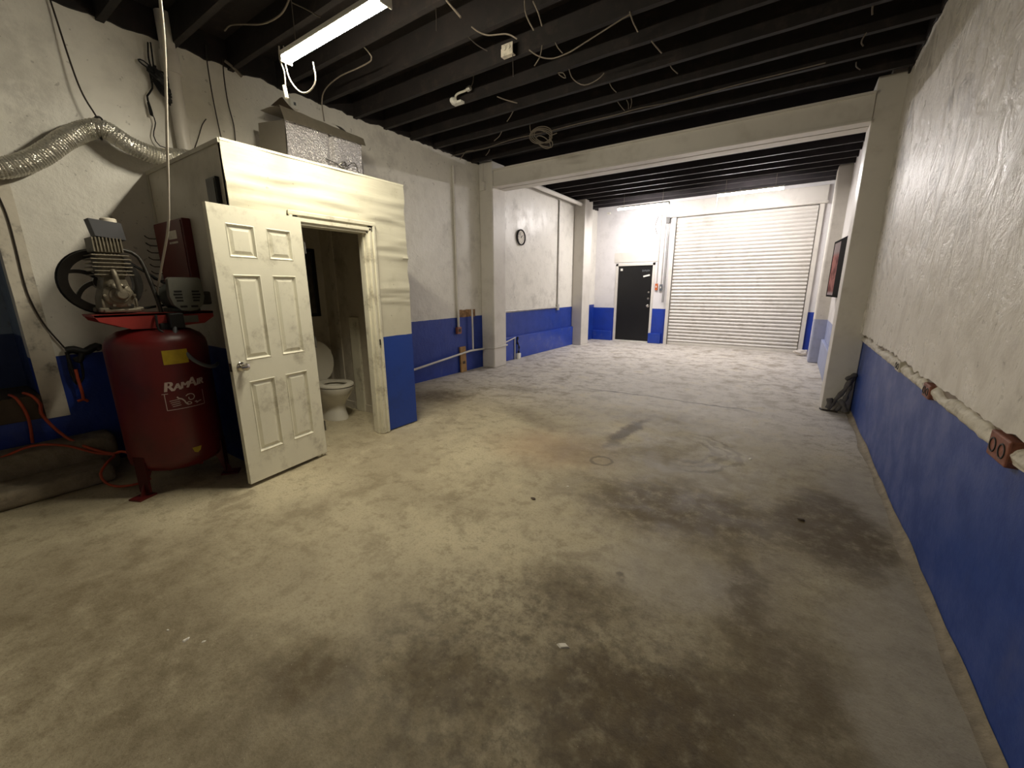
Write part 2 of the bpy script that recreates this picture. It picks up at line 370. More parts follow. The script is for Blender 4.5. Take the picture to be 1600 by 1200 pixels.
def band(i, j):
    y = NEAR+(6.15-NEAR)*i; lo = .863; hi = ragged(y)-.034-.05*max(0, noise.noise((y*4.2, 11, 5)))
    b = math.sin(math.pi*min(1, .12+.88*j))**.6
    return Vector((R+.008-.022*b-.009*noise.fractal((y*9, j*2.5, 4), 1, 2, 3)-.004, y, lo+(hi-lo)*j))
m.grid(420, 9, band)
r = bmesh.ops.extrude_edge_only(m.bm, edges=[e for e in m.bm.edges if e.is_boundary])
for v in r['geom']:
    if isinstance(v, bmesh.types.BMVert): v.co.x = R+.012
struct(m.build('trim_conduit_band', M['chase'], smooth=60))
m = MB()
def cove(i, j):
    y = NEAR+(6.15-NEAR)*i; wdt = .03+.02*abs(noise.noise((y*2.2, 7, 1)))+.05*max(0, noise.noise((y*1.1+3.2, 2, 4))); h = wdt*.9
    a = j*math.pi/2
    return Vector((R+.006-wdt*(1-math.sin(a))-.0, y, h*(1-math.cos(a))))
m.grid(240, 5, cove)
struct(m.build('trim_right', M['cove'], smooth=60))
# far part of the right wall stands further in, with a blue ledge
RF = .585
sbox('wall_right_far', M['wallrf'], RF, R+.01, 6.55, F+.1, 0, ZD)
sbox('trim_right_ledge', M['pale_blue'], RF-.05, RF, 6.6, 9.98, 0, .485, bev=.01)
sbox('wall_near', M['wall'], L-.2, R+.25, NEAR-.2, NEAR, 0, ZD)
# far wall with the exit door opening and the shutter opening
DX0, DX1, DZ = -4.16, -3.213, 2.068
SX0, SX1, SZ = -2.79, .29, 3.2
m = MB()
m.box(L-.1, DX0-.05, F, F+.2, 0, ZD); m.box(DX0-.05, DX1+.05, F, F+.2, DZ+.05, ZD); m.box(DX1+.05, SX0+.06, F, F+.2, 0, ZD)
m.box(SX0+.06, SX1-.06, F, F+.2, SZ, ZD); m.box(SX1-.06, R+.1, F, F+.2, 0, ZD)
struct(m.build('wall_far', M['wallfar']))
sbox('trim_far_ledge_left', M['ledge'], L, DX0-.1, F-.07, F, 0, .272, bev=.012)
sbox('trim_far_ledge_right', M['ledge'], -3.2, SX0-.08, F-.09, F, 0, .272, bev=.012)
# ledge along the left wall between the pillars
sbox('trim_left_ledge', M['ledge'], L, -4.79, 6.48, 9.94, 0, .488, bev=.012)
# pillars and beam
m = MB().box(L, -4.551, 6.103, 6.498, 0, 3.6, bev=.02); struct(m.build('pillar_left', M['steel_white']))
m = MB().box(L, -4.55, 9.937, 10.4, 0, 3.62, bev=.012); struct(m.build('pillar_left_far', M['steel_white']))
m = MB().box(.441, R+.005, 6.16, 6.56, 0, 3.603, bev=.008); struct(m.build('pillar_right', M['steel_white']))
m = MB().box(.37, R, 10.0, 10.42, 0, 3.63, bev=.03); struct(m.build('pillar_right_far', M['pillar_rf']))
m = MB()
m.box(-4.552, .442, 6.145, 6.17, 3.2, 3.45); m.box(-4.552, .442, 6.46, 6.485, 3.2, 3.45)
m.box(-4.552, .442, 6.12, 6.285, 3.178, 3.204, bev=.004); m.box(-4.552, .442, 6.31, 6.50, 3.178, 3.204, bev=.004)
m.box(-4.552, .442, 6.12, 6.50, 3.44, 3.465)
o = struct(m.build('beam', M['steel_white']))
MB().box(-4.552, .442, 6.283, 6.312, 3.186, 3.44).build('gap_shade', M['joist'], o)  # dark box added to stand for the shade between the flanges
# joists
ys = [5.03-.465*k for k in range(17)]
jy = [y for y in ys if y > NEAR]+[5.49, 5.93]
for y in jy:
    m = MB(); wv = random.uniform(-.01, .01)
    vs = m.grid(30, 1, lambda i, j: Vector((L-.02+(R-L+.03)*i, y-.025+.05*j, ZJ+wv+.006*noise.noise((i*9, y*5, 0)))))
    r = bmesh.ops.extrude_face_region(m.bm, geom=list(m.bm.faces))
    for v in r['geom']:
        if isinstance(v, bmesh.types.BMVert): v.co.z = ZD
    struct(m.build('ceiling_joist', M['joist']))
for k in range(11):
    y = 6.75+.43*k
    m = MB().box(L-.02, R+.005, y-.025, y+.025, ZJ+.02+random.uniform(-.008, .008), ZD); struct(m.build('ceiling_joist', M['joist_far']))
for nm, xa, xb, ya, yb in (('trim_rim_left', L, L+.022, NEAR, 6.1), ('trim_rim_right', R-.05, R+.01, NEAR, 6.16), ('trim_rim_far', L, L+.02, 6.5, F)):
    m = MB(); xi = xb if 'right' not in nm else xa
    m.grid(260, 1, lambda i, j: Vector((xi, ya+(yb-ya)*i, ZD if j else ZJ+.012+.03*noise.noise((i*40, xa, 0))+.02*noise.noise((i*110, xa, 3)))))
    r = bmesh.ops.extrude_face_region(m.bm, geom=list(m.bm.faces))
    for v in r['geom']:
        if isinstance(v, bmesh.types.BMVert): v.co.x = xa if xi == xb else xb
    struct(m.build(nm, M['joist']))
m = MB().tube([(-4.66, 6.5, 3.52), (-4.66, 9.93, 3.5)], .045, 10, False); struct(m.build('trim_ceiling_pipe', M['steel_white']))
# stepped concrete curb under the recess
def curb(name, x1, y1, z1):
    m = MB().box(L-.001, x1, NEAR+.02, y1, 0, z1, bev=.035)
    for v in m.bm.verts: v.co += Vector((.006*noise.noise(v.co*6), .006*noise.noise(v.co*5), 0))
    struct(m.build(name, M['cove'], smooth=50))
curb('step_lower', -4.27, .70, .13); curb('step_upper', -4.56, .80, .3)

# ------------------------------------------------------------------ restroom booth
OY0, OY1, OZ = 1.905, 2.575, 2.0
m = MB()
NYB, NZB = 90, 110
ridges = [(2.30, .012, 9.), (2.19, .010, -6.), (2.10, .014, 5.), (1.93, .012, -3.), (1.86, .010, 2.)]
def front(i, j):
    y = YB0+(YB1-YB0)*i; z = .012+(ZB-.012)*j; d = 0
    up = min(1, max(0, (z-1.02)/.9))
    for q, (z0, a, s) in enumerate(ridges):
        zc = z0+.05*noise.noise((y*1.6, q*3.7, 0))+.015*s*.1*(y-2.2)
        wv = max(0, noise.noise((y*1.9, q*5.1, 2))+.35)
        d += a*wv*math.exp(-((z-zc)/.018)**2)-a*.5*wv*math.exp(-((z-zc+.04)/.03)**2)
    if y > 2.62:
        for z0, a in ((1.78, .02), (1.50, .022), (1.455, .028), (1.41, .018), (1.345, .02)):
            zc = z0+.02*noise.noise((y*2, z0*9, 1))
            d += .6*a*math.exp(-((z-zc)/.013)**2)*(.55+.45*(y-2.62)/.42)
    d += .012*up*noise.noise((y*2.4, z*5, 4))
    return Vector((XB+d, y+(.012*noise.noise((z*7, 1, 5)) if i == 1 else 0), z))
vs = m.grid(NYB, NZB, front)
kill = [f for f in m.bm.faces if OY0+.005 < f.calc_center_median().y < OY1-.005 and f.calc_center_median().z < OZ]
bmesh.ops.delete(m.bm, geom=kill, context='FACES')
r = bmesh.ops.extrude_face_region(m.bm, geom=list(m.bm.faces))
for v in r['geom']:
    if isinstance(v, bmesh.types.BMVert): v.co.x = XB-.03
struct(m.build('wall_booth_front', M['cream'], smooth=50))
sbox('wall_booth_side', M['booth_side'], L, XB-.004, YB0, YB0+.05, 0, ZB-.004)
sbox('wall_booth_back', M['booth_side'], L, XB-.03, YB1-.05, YB1-.002, 0, ZB-.02)
M['lining'] = surf('dull_white_lining', (206, 198, 182), .55, 0, .12, 3, .1, 20, (120, 108, 90), .5, 3)
m = MB(); m.box(L, L+.012, YB0+.05, YB1-.05, 0, ZB-.06); m.box(L, XB-.12, YB1-.062, YB1-.05, 0, ZB-.06); m.box(L, XB-.12, YB0+.05, YB0+.062, 0, ZB-.06); m.box(XB-.05, XB-.032, OY1, YB1-.05, 0, ZB-.06); m.box(XB-.05, XB-.032, YB0+.05, OY0, 0, ZB-.06)
struct(m.build('wall_booth_lining', M['lining']))
sbox('ceiling_booth', M['trim_old'], L, XB-.03, YB0+.05, YB1-.05, ZB-.06, ZB-.02)
sbox('trim_booth_top', M['trim'], XB-.035, XB+.006, YB0, YB1, ZB-.004, ZB+.012)
m = MB(); m.box(L, XB, YB0-.012, YB0, ZB-.02, ZB+.008); struct(m.build('trim_booth_side', M['booth_side']))
m = MB().tube([(-4.83, YB0-.004, 1.0), (-4.83, YB0-.004, ZB-.02)], .012, 6, False); struct(m.build('trim_booth_seam', M['booth_side']))
# jambs, casing of the doorway
m = MB()
m.box(XB-.12, XB+.006, OY1-.02, OY1, .005, OZ); m.box(XB-.12, XB+.006, OY0, OY0+.014, .005, OZ); m.box(XB-.12, XB+.006, OY0, OY1, OZ-.02, OZ)
m.box(XB-.06, XB-.03, OY1-.035, OY1-.02, .005, OZ-.02)
for y0, y1 in ((OY1-.004, OY1+.072), (OY0-.072, OY0+.004)):
    s = 1 if y0 > 2 else -1; a = y0 if s > 0 else y1
    m.box(XB, XB+.014, y0, y1, .005, OZ+.074); m.box(XB+.012, XB+.022, min(a+s*.004, a+s*.03), max(a+s*.004, a+s*.03), .005, OZ+.03, bev=.004)
    m.box(XB+.012, XB+.026, min(a+s*.046, a+s*.074), max(a+s*.046, a+s*.074), .005, OZ+.078, bev=.005)
m.box(XB, XB+.014, OY0-.072, OY1+.072, OZ-.004, OZ+.074); m.box(XB+.012, XB+.022, OY0-.03, OY1+.03, OZ, OZ+.028, bev=.004)
m.box(XB+.012, XB+.028, OY0-.076, OY1+.076, OZ+.046, OZ+.08, bev=.005)
o = struct(m.build('trim_booth_doorway', M['trim']))
m = MB().box(XB+.012, XB+.0275, OY1+.02, OY1+.034, .93, .985); sp = m.build('strike_hole', M['iron'], o)
for x, y in ((-4.62, .10), (-3.95, .09)):
    struct(MB().box(x-.045, x+.045, YB1-.075, YB1-.05, 0, 2.3 if x < -4 else 1.05, bev=.003).build('trim_booth_stud', M['trim_old']))
struct(MB().box(-4.36, -4.2, YB1-.09, YB1-.062, 0, 1.15, bev=.004).build('trim_booth_board', M['trim']))
sbox('baseboard_booth', M['trim_old'], L, XB-.12, YB1-.074, YB1-.05, 0, .09)

# six-panel door folded back on its hinges
def panel_face(m, xs, zs, cells, yf, s):
    # s=+1 front face at y=yf; panels sink in a moulding and rise again
    def ring(x0, x1, z0, z1, a, b):
        (i0, d0), (i1, d1) = a, b
        P = lambda i, d: [(x0+i, yf-s*d, z0+i), (x1-i, yf-s*d, z0+i), (x1-i, yf-s*d, z1-i), (x0+i, yf-s*d, z1-i)]
        A = [m.bm.verts.new(p) for p in P(i0, d0)]; B = [m.bm.verts.new(p) for p in P(i1, d1)]
        for k in range(4): m.bm.faces.new((A[k], A[(k+1) % 4], B[(k+1) % 4], B[k]))
        return B
    for i in range(len(xs)-1):
        for j in range(len(zs)-1):
            x0, x1, z0, z1 = xs[i], xs[i+1], zs[j], zs[j+1]
            if (i, j) in cells:
                ring(x0, x1, z0, z1, (0, 0), (.006, -.003)); ring(x0, x1, z0, z1, (.006, -.003), (.018, .012)); ring(x0, x1, z0, z1, (.018, .012), (.024, .012))
                B = ring(x0, x1, z0, z1, (.024, .012), (.045, .003)); m.bm.faces.new(B)
            else:
                m.bm.faces.new([m.bm.verts.new(p) for p in ((x0, yf, z0), (x1, yf, z0), (x1, yf, z1), (x0, yf, z1))])
DW = .697; ang = math.radians(8.916)
door = bpy.data.objects.new('door_1', None); C.objects.link(door); door.location = (XB+.034, 1.919, 0); door.rotation_euler = (0, 0, math.atan2(-math.cos(ang), math.sin(ang)))
struct(door)
xs = [0, .105, .305, .395, .595, DW]; zs = [.03, .25, .81, .965, 1.575, 1.69, 1.915, 2.03]
cells = {(i, j) for i in (1, 3) for j in (1, 3, 5)}
m = MB(); panel_face(m, xs, zs, cells, 0, 1); panel_face(m, xs, zs, cells, -.035, -1)
for a in (0, DW): m.bm.faces.new([m.bm.verts.new(p) for p in ((a, 0, .03), (a, -.035, .03), (a, -.035, 2.03), (a, 0, 2.03))])
for z in (.03, 2.03): m.bm.faces.new([m.bm.verts.new(p) for p in ((0, 0, z), (DW, 0, z), (DW, -.035, z), (0, -.035, z))])
bmesh.ops.remove_doubles(m.bm, verts=m.bm.verts, dist=.0005)
m.build('door_leaf', M['door'], door)
KX = .635
def knob(s):
    mt = T(KX, 0 if s > 0 else -.035, .93) @ Matrix.Rotation(-s*math.pi/2, 4, 'X')
    return MB().lathe([(0, 0), (.033, 0), (.033, .004), (.028, .009), (.013, .012), (.012, .028), (.018, .034), (.027, .044), (.029, .054), (.025, .064), (.012, .069), (0, .07)], 24, mt)
k = knob(1).build('door_knob', M['chrome'], door, 40); k['label'] = 'chrome round door knob'
k = knob(-1).build('door_knob', M['chrome'], door, 40)
MB().box(DW-.001, DW+.002, -.03, -.005, .90, .96).build('latch_plate', M['iron'], door)
for z in (.28, 1.03, 1.80):
    MB().tube([(-.008, .002, z-.045), (-.008, .002, z+.045)], .007, 8, False).box(-.006, .03, -.0345, -.001, z-.045, z+.045).build('hinge', M['steel'], door)

# dark slot box high on the booth side, red panel, hook strip
t = thing('speaker_box', 'small dark box mounted high on the booth side near its front corner', 'box', (-3.54, YB0, 2.14))
MB().box(-.085, .075, -.03, 0, -.12, .11, bev=.006).build('case', M['black_gloss'], t); MB().box(-.07, .06, -.034, -.028, -.105, .095).build('front_mesh', M['iron'], t)
p0, p1 = Vector((-4.74, 0, 0)), Vector((-4.06, 0, 0))
t = thing('wall_cabinet', 'flat dark red metal cabinet hung on the booth side above the motor', 'cabinet', (-4.42, YB0, 1.72))
MB().box(-.31, .33, -.06, 0, -.36, .31, bev=.006).build('case', M['red_dark'], t)
MB().box(-.29, .31, -.066, -.06, -.34, .295, bev=.004).build('front_panel', M['red_dark'], t)
mm = MB(); mm.box(.02, .2, -.0685, -.066, .16, .225); mm.build('label_plate', M['trim_old'], t)['label'] = 'pale label plate'
MB().box(.02, .2, -.068, -.066, .125, .14).build('label_stripe', M['trim_old'], t)
t = thing('hook_strip', 'narrow strip of dark wire hooks beside the red cabinet', 'hook rack', (-4.79, YB0, 1.75))
MB().box(-.03, .03, -.012, 0, -.34, .2).build('backing', M['booth_side'], t)
for q in range(9):
    z = .17-.06*q; MB().tube([(0, -.01, z), (0, -.09, z-.005), (.0, -.12, z+.018)], .004, 6).build('hook', M['black'], t)

# ------------------------------------------------------------------ toilet inside the booth
TY = 2.62
t = thing('toilet', 'white toilet with raised lid seen through the open booth doorway', 'toilet', (L+.012, TY, 0))
def egg(a, cx, lx0, lx1, ly):   # outline of the bowl seen from above: long to the front
    c, s = math.cos(a), math.sin(a); return (cx+(lx1 if c > 0 else lx0)*c, ly*s)
def loft(m, secs, n=36, cap=(True, True)):
    rs = []
    for z, cx, b, f, w in secs: rs.append([m.bm.verts.new((*egg(2*math.pi*k/n, cx, b, f, w), z)) for k in range(n)])
    for A, B in zip(rs, rs[1:]):
        for k in range(n): m.bm.faces.new((A[k], A[(k+1) % n], B[(k+1) % n], B[k]))
    if cap[0]: m.bm.faces.new(rs[0][::-1])
    if cap[1]: m.bm.faces.new(rs[-1])
m = MB(); loft(m, [(0, .52, .27, .19, .125), (.02, .52, .27, .19, .125), (.1, .52, .25, .165, .105), (.17, .53, .24, .15, .10), (.23, .55, .24, .17, .125), (.3, .57, .24, .20, .165), (.36, .58, .24, .225, .185), (.39, .58, .24, .228, .188), (.39, .585, .17, .175, .135), (.3, .57, .12, .12, .09), (.22, .55, .06, .06, .05)])
m.box(.17, .4, -.1, .1, .12, .37, bev=.03)
m.build('bowl', M['porcelain'], t, 60)
m = MB(); n = 40
o1 = [egg(2*math.pi*k/n, .58, .24, .232, .192) for k in range(n)]; i1 = [egg(2*math.pi*k/n, .585, .15, .155, .115) for k in range(n)]
for zz in ((.404, .426),):
    V = [[m.bm.verts.new((x, y, z)) for x, y in ring] for ring, z in ((o1, zz[0]), (o1, zz[1]-.006), ([(x*.985+.009, y*.97) for x, y in o1], zz[1]), ([(x, y*1.03) for x, y in i1], zz[1]), (i1, zz[1]-.005), (i1, zz[0]))]
    for A, B in zip(V, V[1:]+V[:1]):
        for k in range(n): m.bm.faces.new((A[k], A[(k+1) % n], B[(k+1) % n], B[k]))
m.build('seat', M['toilet_seat'], t, 50)
m = MB(); lean = math.radians(8); mt = T((.31), 0, .428) @ Matrix.Rotation(-lean, 4, 'Y')
pl = [(egg(2*math.pi*k/n, 0, .24, .232, .192)) for k in range(n)]
m.prism([(y, x+.225) for x, y in pl], .018, mt @ TO_X)
m.build('lid', M['toilet_seat'], t)
m = MB().box(.02, .2, -.215, .215, .38, .72, bev=.02); m.box(.01, .215, -.225, .225, .72, .755, bev=.01); m.build('cistern', M['porcelain'], t, 50)
MB().tube([(.215, -.15, .66), (.235, -.15, .66), (.24, -.09, .65)], .008, 8).build('flush_lever', M['chrome'], t)
for s in (-1, 1): MB().lathe([(0, 0), (.016, 0), (.016, .012), (0, .016)], 12, T(.33, .07*s, .412)).build('seat_hinge', M['toilet_seat'], t)
t = thing('wall_mirror', 'tall dark-framed mirror on the wall inside the restroom booth', 'mirror', (L+.012, 2.68, 1.52))
MB().box(0, .012, -.16, .16, -.33, .38).build('glass', M['steel'], t)
m = MB(); m.box(.0, .03, -.2, -.155, -.37, .42, bev=.004); m.box(.0, .03, .155, .2, -.37, .42, bev=.004); m.box(0, .03, -.2, .2, .38, .42, bev=.004); m.box(0, .03, -.2, .2, -.37, -.33, bev=.004); m.build('frame', M['black_gloss'], t)

# ------------------------------------------------------------------ exit door, shutter
d = bpy.data.objects.new('door_2', None); C.objects.link(d); d.location = (DX0, F, 0); struct(d)
W = DX1-DX0
MB().box(0, W, .02, .07, .03, DZ, bev=.004).build('door_leaf', M['black_door'], d)['label'] = 'black steel door leaf'
m = MB(); m.box(-.06, 0, -.02, .1, 0, DZ+.06); m.box(W, W+.06, -.02, .1, 0, DZ+.06); m.box(-.06, W+.06, -.02, .1, DZ, DZ+.06); m.build('door_frame', M['steel_white'], d)
m = MB(); m.box(0, W, -.03, .08, 0, .03); m.build('threshold', M['white_plastic'], d)
m = MB(); m.box(-.12, W+.14, -.014, 0, DZ+.09, DZ+.35, bev=.003); m.build('header_board', M['steel_white'], d)
for nm, z, r_ in (('deadbolt', 1.36, .03), ('deadbolt', 1.19, .035)):
    MB().lathe([(0, 0), (r_, 0), (r_*.9, .018), (0, .02)], 20, T(W-.07, .02, z) @ Matrix.Rotation(math.pi/2, 4, 'X')).build(nm, M['chrome'], d, 40)
MB().lathe([(0, 0), (.04, 0), (.04, .006), (.015, .01), (.014, .035), (.032, .045), (.034, .06), (.02, .072), (0, .073)], 24, T(W-.07, .02, 1.0) @ Matrix.Rotation(math.pi/2, 4, 'X')).build('door_knob', M['chrome'], d, 40)
m = MB().box(W-.24, W-.07, -.012, .02, 1.775, 1.815, mat=T(W-.15, 0, 1.795) @ Matrix.Rotation(math.radians(-12), 4, 'Y') @ T(-(W-.15), 0, -1.795)); m.build('door_bracket', M['white_plastic'], d)['label'] = 'slanting white bracket'
MB().box(.06, .12, .012, .02, 1.94, 2.0).build('sticker', M['white_plastic'], d)
m = MB()
for q in range(6): m.box(W-.28+.035*q, W-.26+.035*q, .016, .0195, 1.90+.006*(q % 3), 1.955-.008*(q % 2))
m.build('door_scrawl', M['grey_box'], d)

s = bpy.data.objects.new('door_3', None); C.objects.link(s); s.location = (SX0, F, 0); struct(s)
SW = SX1-SX0
m = MB(); prof = []; ns = 37; pitch = (SZ-.06)/ns
for k in range(ns):
    z0 = .06+pitch*k
    for q in range(7):
        a = q/6; prof.append((-.02-.03*math.sin(math.pi*a)**.8 if a not in (0, 1) else -.018, z0+pitch*(.08+.84*a)))
    prof.append((-.004, z0+pitch*.96))
vs = [[m.bm.verts.new((x, yy+.03, z)) for yy, z in prof] for x in (.05, SW*.5, SW-.05)]
for A, B in zip(vs, vs[1:]):
    for k in range(len(prof)-1): m.bm.faces.new((A[k], B[k], B[k+1], A[k+1]))
M['shutter'] = surf('white_shutter_paint', (222, 218, 212), .4, 0, .06, 2, .02, 40, (150, 138, 118), .3, 2.2)
m.build('curtain', M['shutter'], s, 30)
MB().box(.05, SW-.05, -.02, .03, .0, .065, bev=.006).build('bottom_bar', M['steel_white'], s)
for x in (0, SW-.1):
    g = MB(); g.box(x-.0, x+.1, -.06, -.045, 0, SZ); g.box(x if x else x+.085, x+.015 if x else x+.1, -.06, .04, 0, SZ); g.box(x, x+.1, .025, .04, 0, SZ)
    g.build('guide_rail', M['steel_white'], s)
m = MB(); m.box(-.03, SW+.03, -.10, .0, SZ+.04, ZJ+.0, bev=.01); m.box(-.05, SW+.05, -.13, .02, SZ-.0, SZ+.045, bev=.008); m.build('hood', M['steel_white'], s)
m = MB(); m.box(-.14, -.03, -.1, 0, SZ+.0, SZ+.3, bev=.01); m.build('bracket', M['steel_white'], s)
MB().box(-.145, -.06, -.105, -.02, SZ-.12, SZ+.02).build('chain_guard', M['iron'], s)
m = MB(); zc = 3.1
m.tube([(-.07, -.05, SZ-.1), (-.075, -.05, 1.1)], .008, 6, False); m.tube([(-.10, -.05, SZ-.1), (-.105, -.05, 1.1)], .008, 6, False); m.build('hoist_chain', M['steel'], s)

# ------------------------------------------------------------------ lamps
def tube_lamp(label, x0, x1, y, z, em, hang, cat='lamp'):
    t = thing('strip_light', label, cat, ((x0+x1)/2, y, z), 0, 'strip lights under the ceiling')
    h = (x1-x0)/2
    m = MB().box(-h, h, -.042, .042, .012, .045, bev=.004); m.build('housing', M['white_plastic'], t)
    mt = Matrix(((0, 0, 1, 0), (1, 0, 0, 0), (0, 1, 0, 0), (0, 0, 0, 1)))
    m = MB(); n = 12; P = [(.036*math.cos(math.pi+math.pi*k/n), .012+.036*math.sin(math.pi+math.pi*k/n)) for k in range(n+1)]
    A = [[m.bm.verts.new((x, yy, zz)) for yy, zz in P] for x in (-h+.012, h-.012)]
    for k in range(n): m.bm.faces.new((A[0][k], A[0][k+1], A[1][k+1], A[1][k]))
    m.bm.faces.new(A[0]); m.bm.faces.new(A[1][::-1]); m.build('diffuser', em, t, 60)
    for sx in (-1, 1):
        MB().box(min(sx*h, sx*(h-.012)), max(sx*h, sx*(h-.012)), -.042, .042, -.026, .046, bev=.003).build('end_cap', M['white_plastic'], t)
        MB().tube([(sx*(h-.15), 0, .04), (sx*(h-.15), .0, hang-z)], .003, 5, False).build('hanger', M['grey_cable'], t)
    return t
lamp = tube_lamp('bright warm strip light hanging over the booth, nearest of the strip lights', -3.285, -2.17, 1.913, 3.10, M['lamp_near'], ZD)
def rel(o, pts): return [Vector(p)-o.location for p in pts]
yl = 1.885
MB().tube(rel(lamp, [on(u, v, Y=yl) for u, v in ((436, 72), (437, 92), (444, 112), (446, 133))]), .005, 8).build('power_cord', M['white_cable'], lamp)
m = MB(); q = rel(lamp, [on(u, v, Y=yl) for u, v in ((444, 134), (448, 153))]); m.tube(q, .013, 8, False); m.build('plug_connector', M['white_plastic'], lamp)
MB().tube(rel(lamp, [on(u, v, Y=yl) for u, v in ((443, 72), (447, 105), (455, 128), (470, 144), (484, 142), (493, 125), (489, 97))]), .0045, 8).build('cord_loop', M['white_cable'], lamp)
tube_lamp('white strip light above the black exit door', -3.785, -2.588, 10.114, 3.32, M['lamp_far'], ZD)
lc = tube_lamp('white strip light in front of the shutter hood', -1.579, -.416, 9.86, 3.32, M['lamp_far'], ZD)
MB().tube([(-.575, 0, .0), (-.58, 0, -.22)], .005, 6, False).build('pull_cord', M['white_cable'], lc)

# ------------------------------------------------------------------ air compressor
cx, cy = -3.87, 1.01
comp = thing('air_compressor', 'red upright tank air compressor standing beside the restroom booth', 'air compressor', (cx, cy, 0))
TR = .297
tank = MB().lathe([(0, .13), (.1, .135), (.2, .155), (.26, .185), (.29, .225), (TR, .27), (TR, 1.07), (.29, 1.11), (.265, 1.15), (.21, 1.185), (.12, 1.205), (0, 1.21)], 64).build('tank', M['red'], comp, 35)
for a in (-66, 54, 174):
    a = math.radians(a); R3 = Matrix.Rotation(a, 4, 'Z')
    m = MB()
    P = [(.22, .19), (.285, .25), (.30, .2), (.30, .1), (.335, .012), (.36, 0), (.30, 0), (.275, .03), (.25, .13)]
    m.prism([(x, z) for x, z in P], .012, R3 @ Matrix(((1, 0, 0, 0), (0, 0, 1, -.006), (0, 1, 0, 0), (0, 0, 0, 1))))
    for sgn in (-1, 1): m.box(.285, .3, -.045, .045, .03, .3, mat=R3)
    m.box(.26, .38, -.05, .05, 0, .012, mat=R3)
    m.build('foot', M['red_dark'], comp)
def cyl(a_m, z, r=TR+.0015): # arc metres -> point on the tank face, 0 = facing +x
    th = a_m/TR; return Vector((r*math.cos(th), r*math.sin(th), z))
def decal(name, mat, mesh_fn, parent=tank):
    m = MB(); mesh_fn(m)
    for v in m.bm.verts: v.co = cyl(v.co.x, v.co.y, TR+.0015+v.co.z)
    return m.build(name, mat, parent)
def quad(m, x0, x1, z0, z1, h=.001, nx=8):
    m.grid(nx, 1, lambda i, j: Vector((x0+(x1-x0)*i, z0+(z1-z0)*j, h)))
decal('warning_label', M['yellow'], lambda m: quad(m, -.066, .082, .96, 1.06))['label'] = 'yellow warning label'
decal('small_label', M['yellow'], lambda m: m.bm.faces.new([m.bm.verts.new(p) for p in ((-.0, .325, .001), (.06, .325, .001), (.05, .295, .001), (.03, .28, .001), (.01, .29, .001))]))
# brand lettering, big capitals with small capitals after them
def add_text(m, txt, size, x, z, shear=.18):
    me = mesh_text(txt, size, shear); me.transform(T(x, z, .002)); m.bm.from_mesh(me); wd = max(v.co.x for v in me.vertices); bpy.data.meshes.remove(me); return wd
def brand(m):
    for ch, s, x, z in (('R', .098, -.072, .80), ('A', .068, -.024, .795), ('M', .068, .022, .80), ('A', .098, .066, .812), ('I', .066, .108, .806), ('R', .066, .136, .808)):
        for dx in (0, .004, .008): add_text(m, ch, s, x+dx, z)
decal('brand_lettering', M['decal'], brand)
def emblem(m):
    f = lambda x0, z0, x1, z1, w=.004: quad(m, min(x0, x1)-w/2 if x0 == x1 else x0, max(x0, x1)+w/2 if x0 == x1 else x1, min(z0, z1)-w/2 if z0 == z1 else z0, max(z0, z1)+w/2 if z0 == z1 else z1, .0015)
    f(-.096, .755, -.096, .635); f(-.096, .635, .14, .635); f(-.11, .755, -.075, .755); f(.14, .635, .14, .745)
    def stroke(pts, w):
        for (x0, z0), (x1, z1) in zip(pts, pts[1:]):
            d = Vector((x1-x0, z1-z0)); nn = Vector((-d.y, d.x)).normalized()*w/2
            m.bm.faces.new([m.bm.verts.new(p) for p in ((x0+nn.x, z0+nn.y, .002), (x0-nn.x, z0-nn.y, .002), (x1-nn.x, z1-nn.y, .002), (x1+nn.x, z1+nn.y, .002))])
    stroke([(.05+(.034-.004*q*.5)*math.cos(2.6-q*.55), .705+(.03-.003*q*.5)*math.sin(2.6-q*.55)) for q in range(12)], .006)      # curled horn
    stroke([(-.03, .725), (-.022, .712), (-.005, .705), (.008, .69), (.016, .668), (.03, .655)], .009)                            # muzzle line
    stroke([(.02, .668), (.032, .676), (.046, .67), (.05, .66), (.036, .655), (.024, .66)], .006)
    for q in range(4): stroke([(-.075+.004*q, .70-.014*q), (-.02+.002*q, .705-.014*q)], .004)
    stroke([(.07, .665), (.085, .67), (.082, .655), (.1, .665), (.118, .668)], .006)
decal('ram_emblem', M['decal'], emblem)
# deck plate with folded sides
m = MB()
SIDE = [(-.335, .012), (.335, .012), (.335, -.03), (.27, -.075), (.0, -.095), (-.16, -.09), (-.31, -.03)]
for x in (.135, -.147): m.prism([(y, z) for y, z in SIDE], .012, T(x, 0, 1.30) @ TO_X)
m.box(-.147, .147, -.33, .335, 1.297, 1.313)
m.build('deck_plate', M['red_bright'], comp)
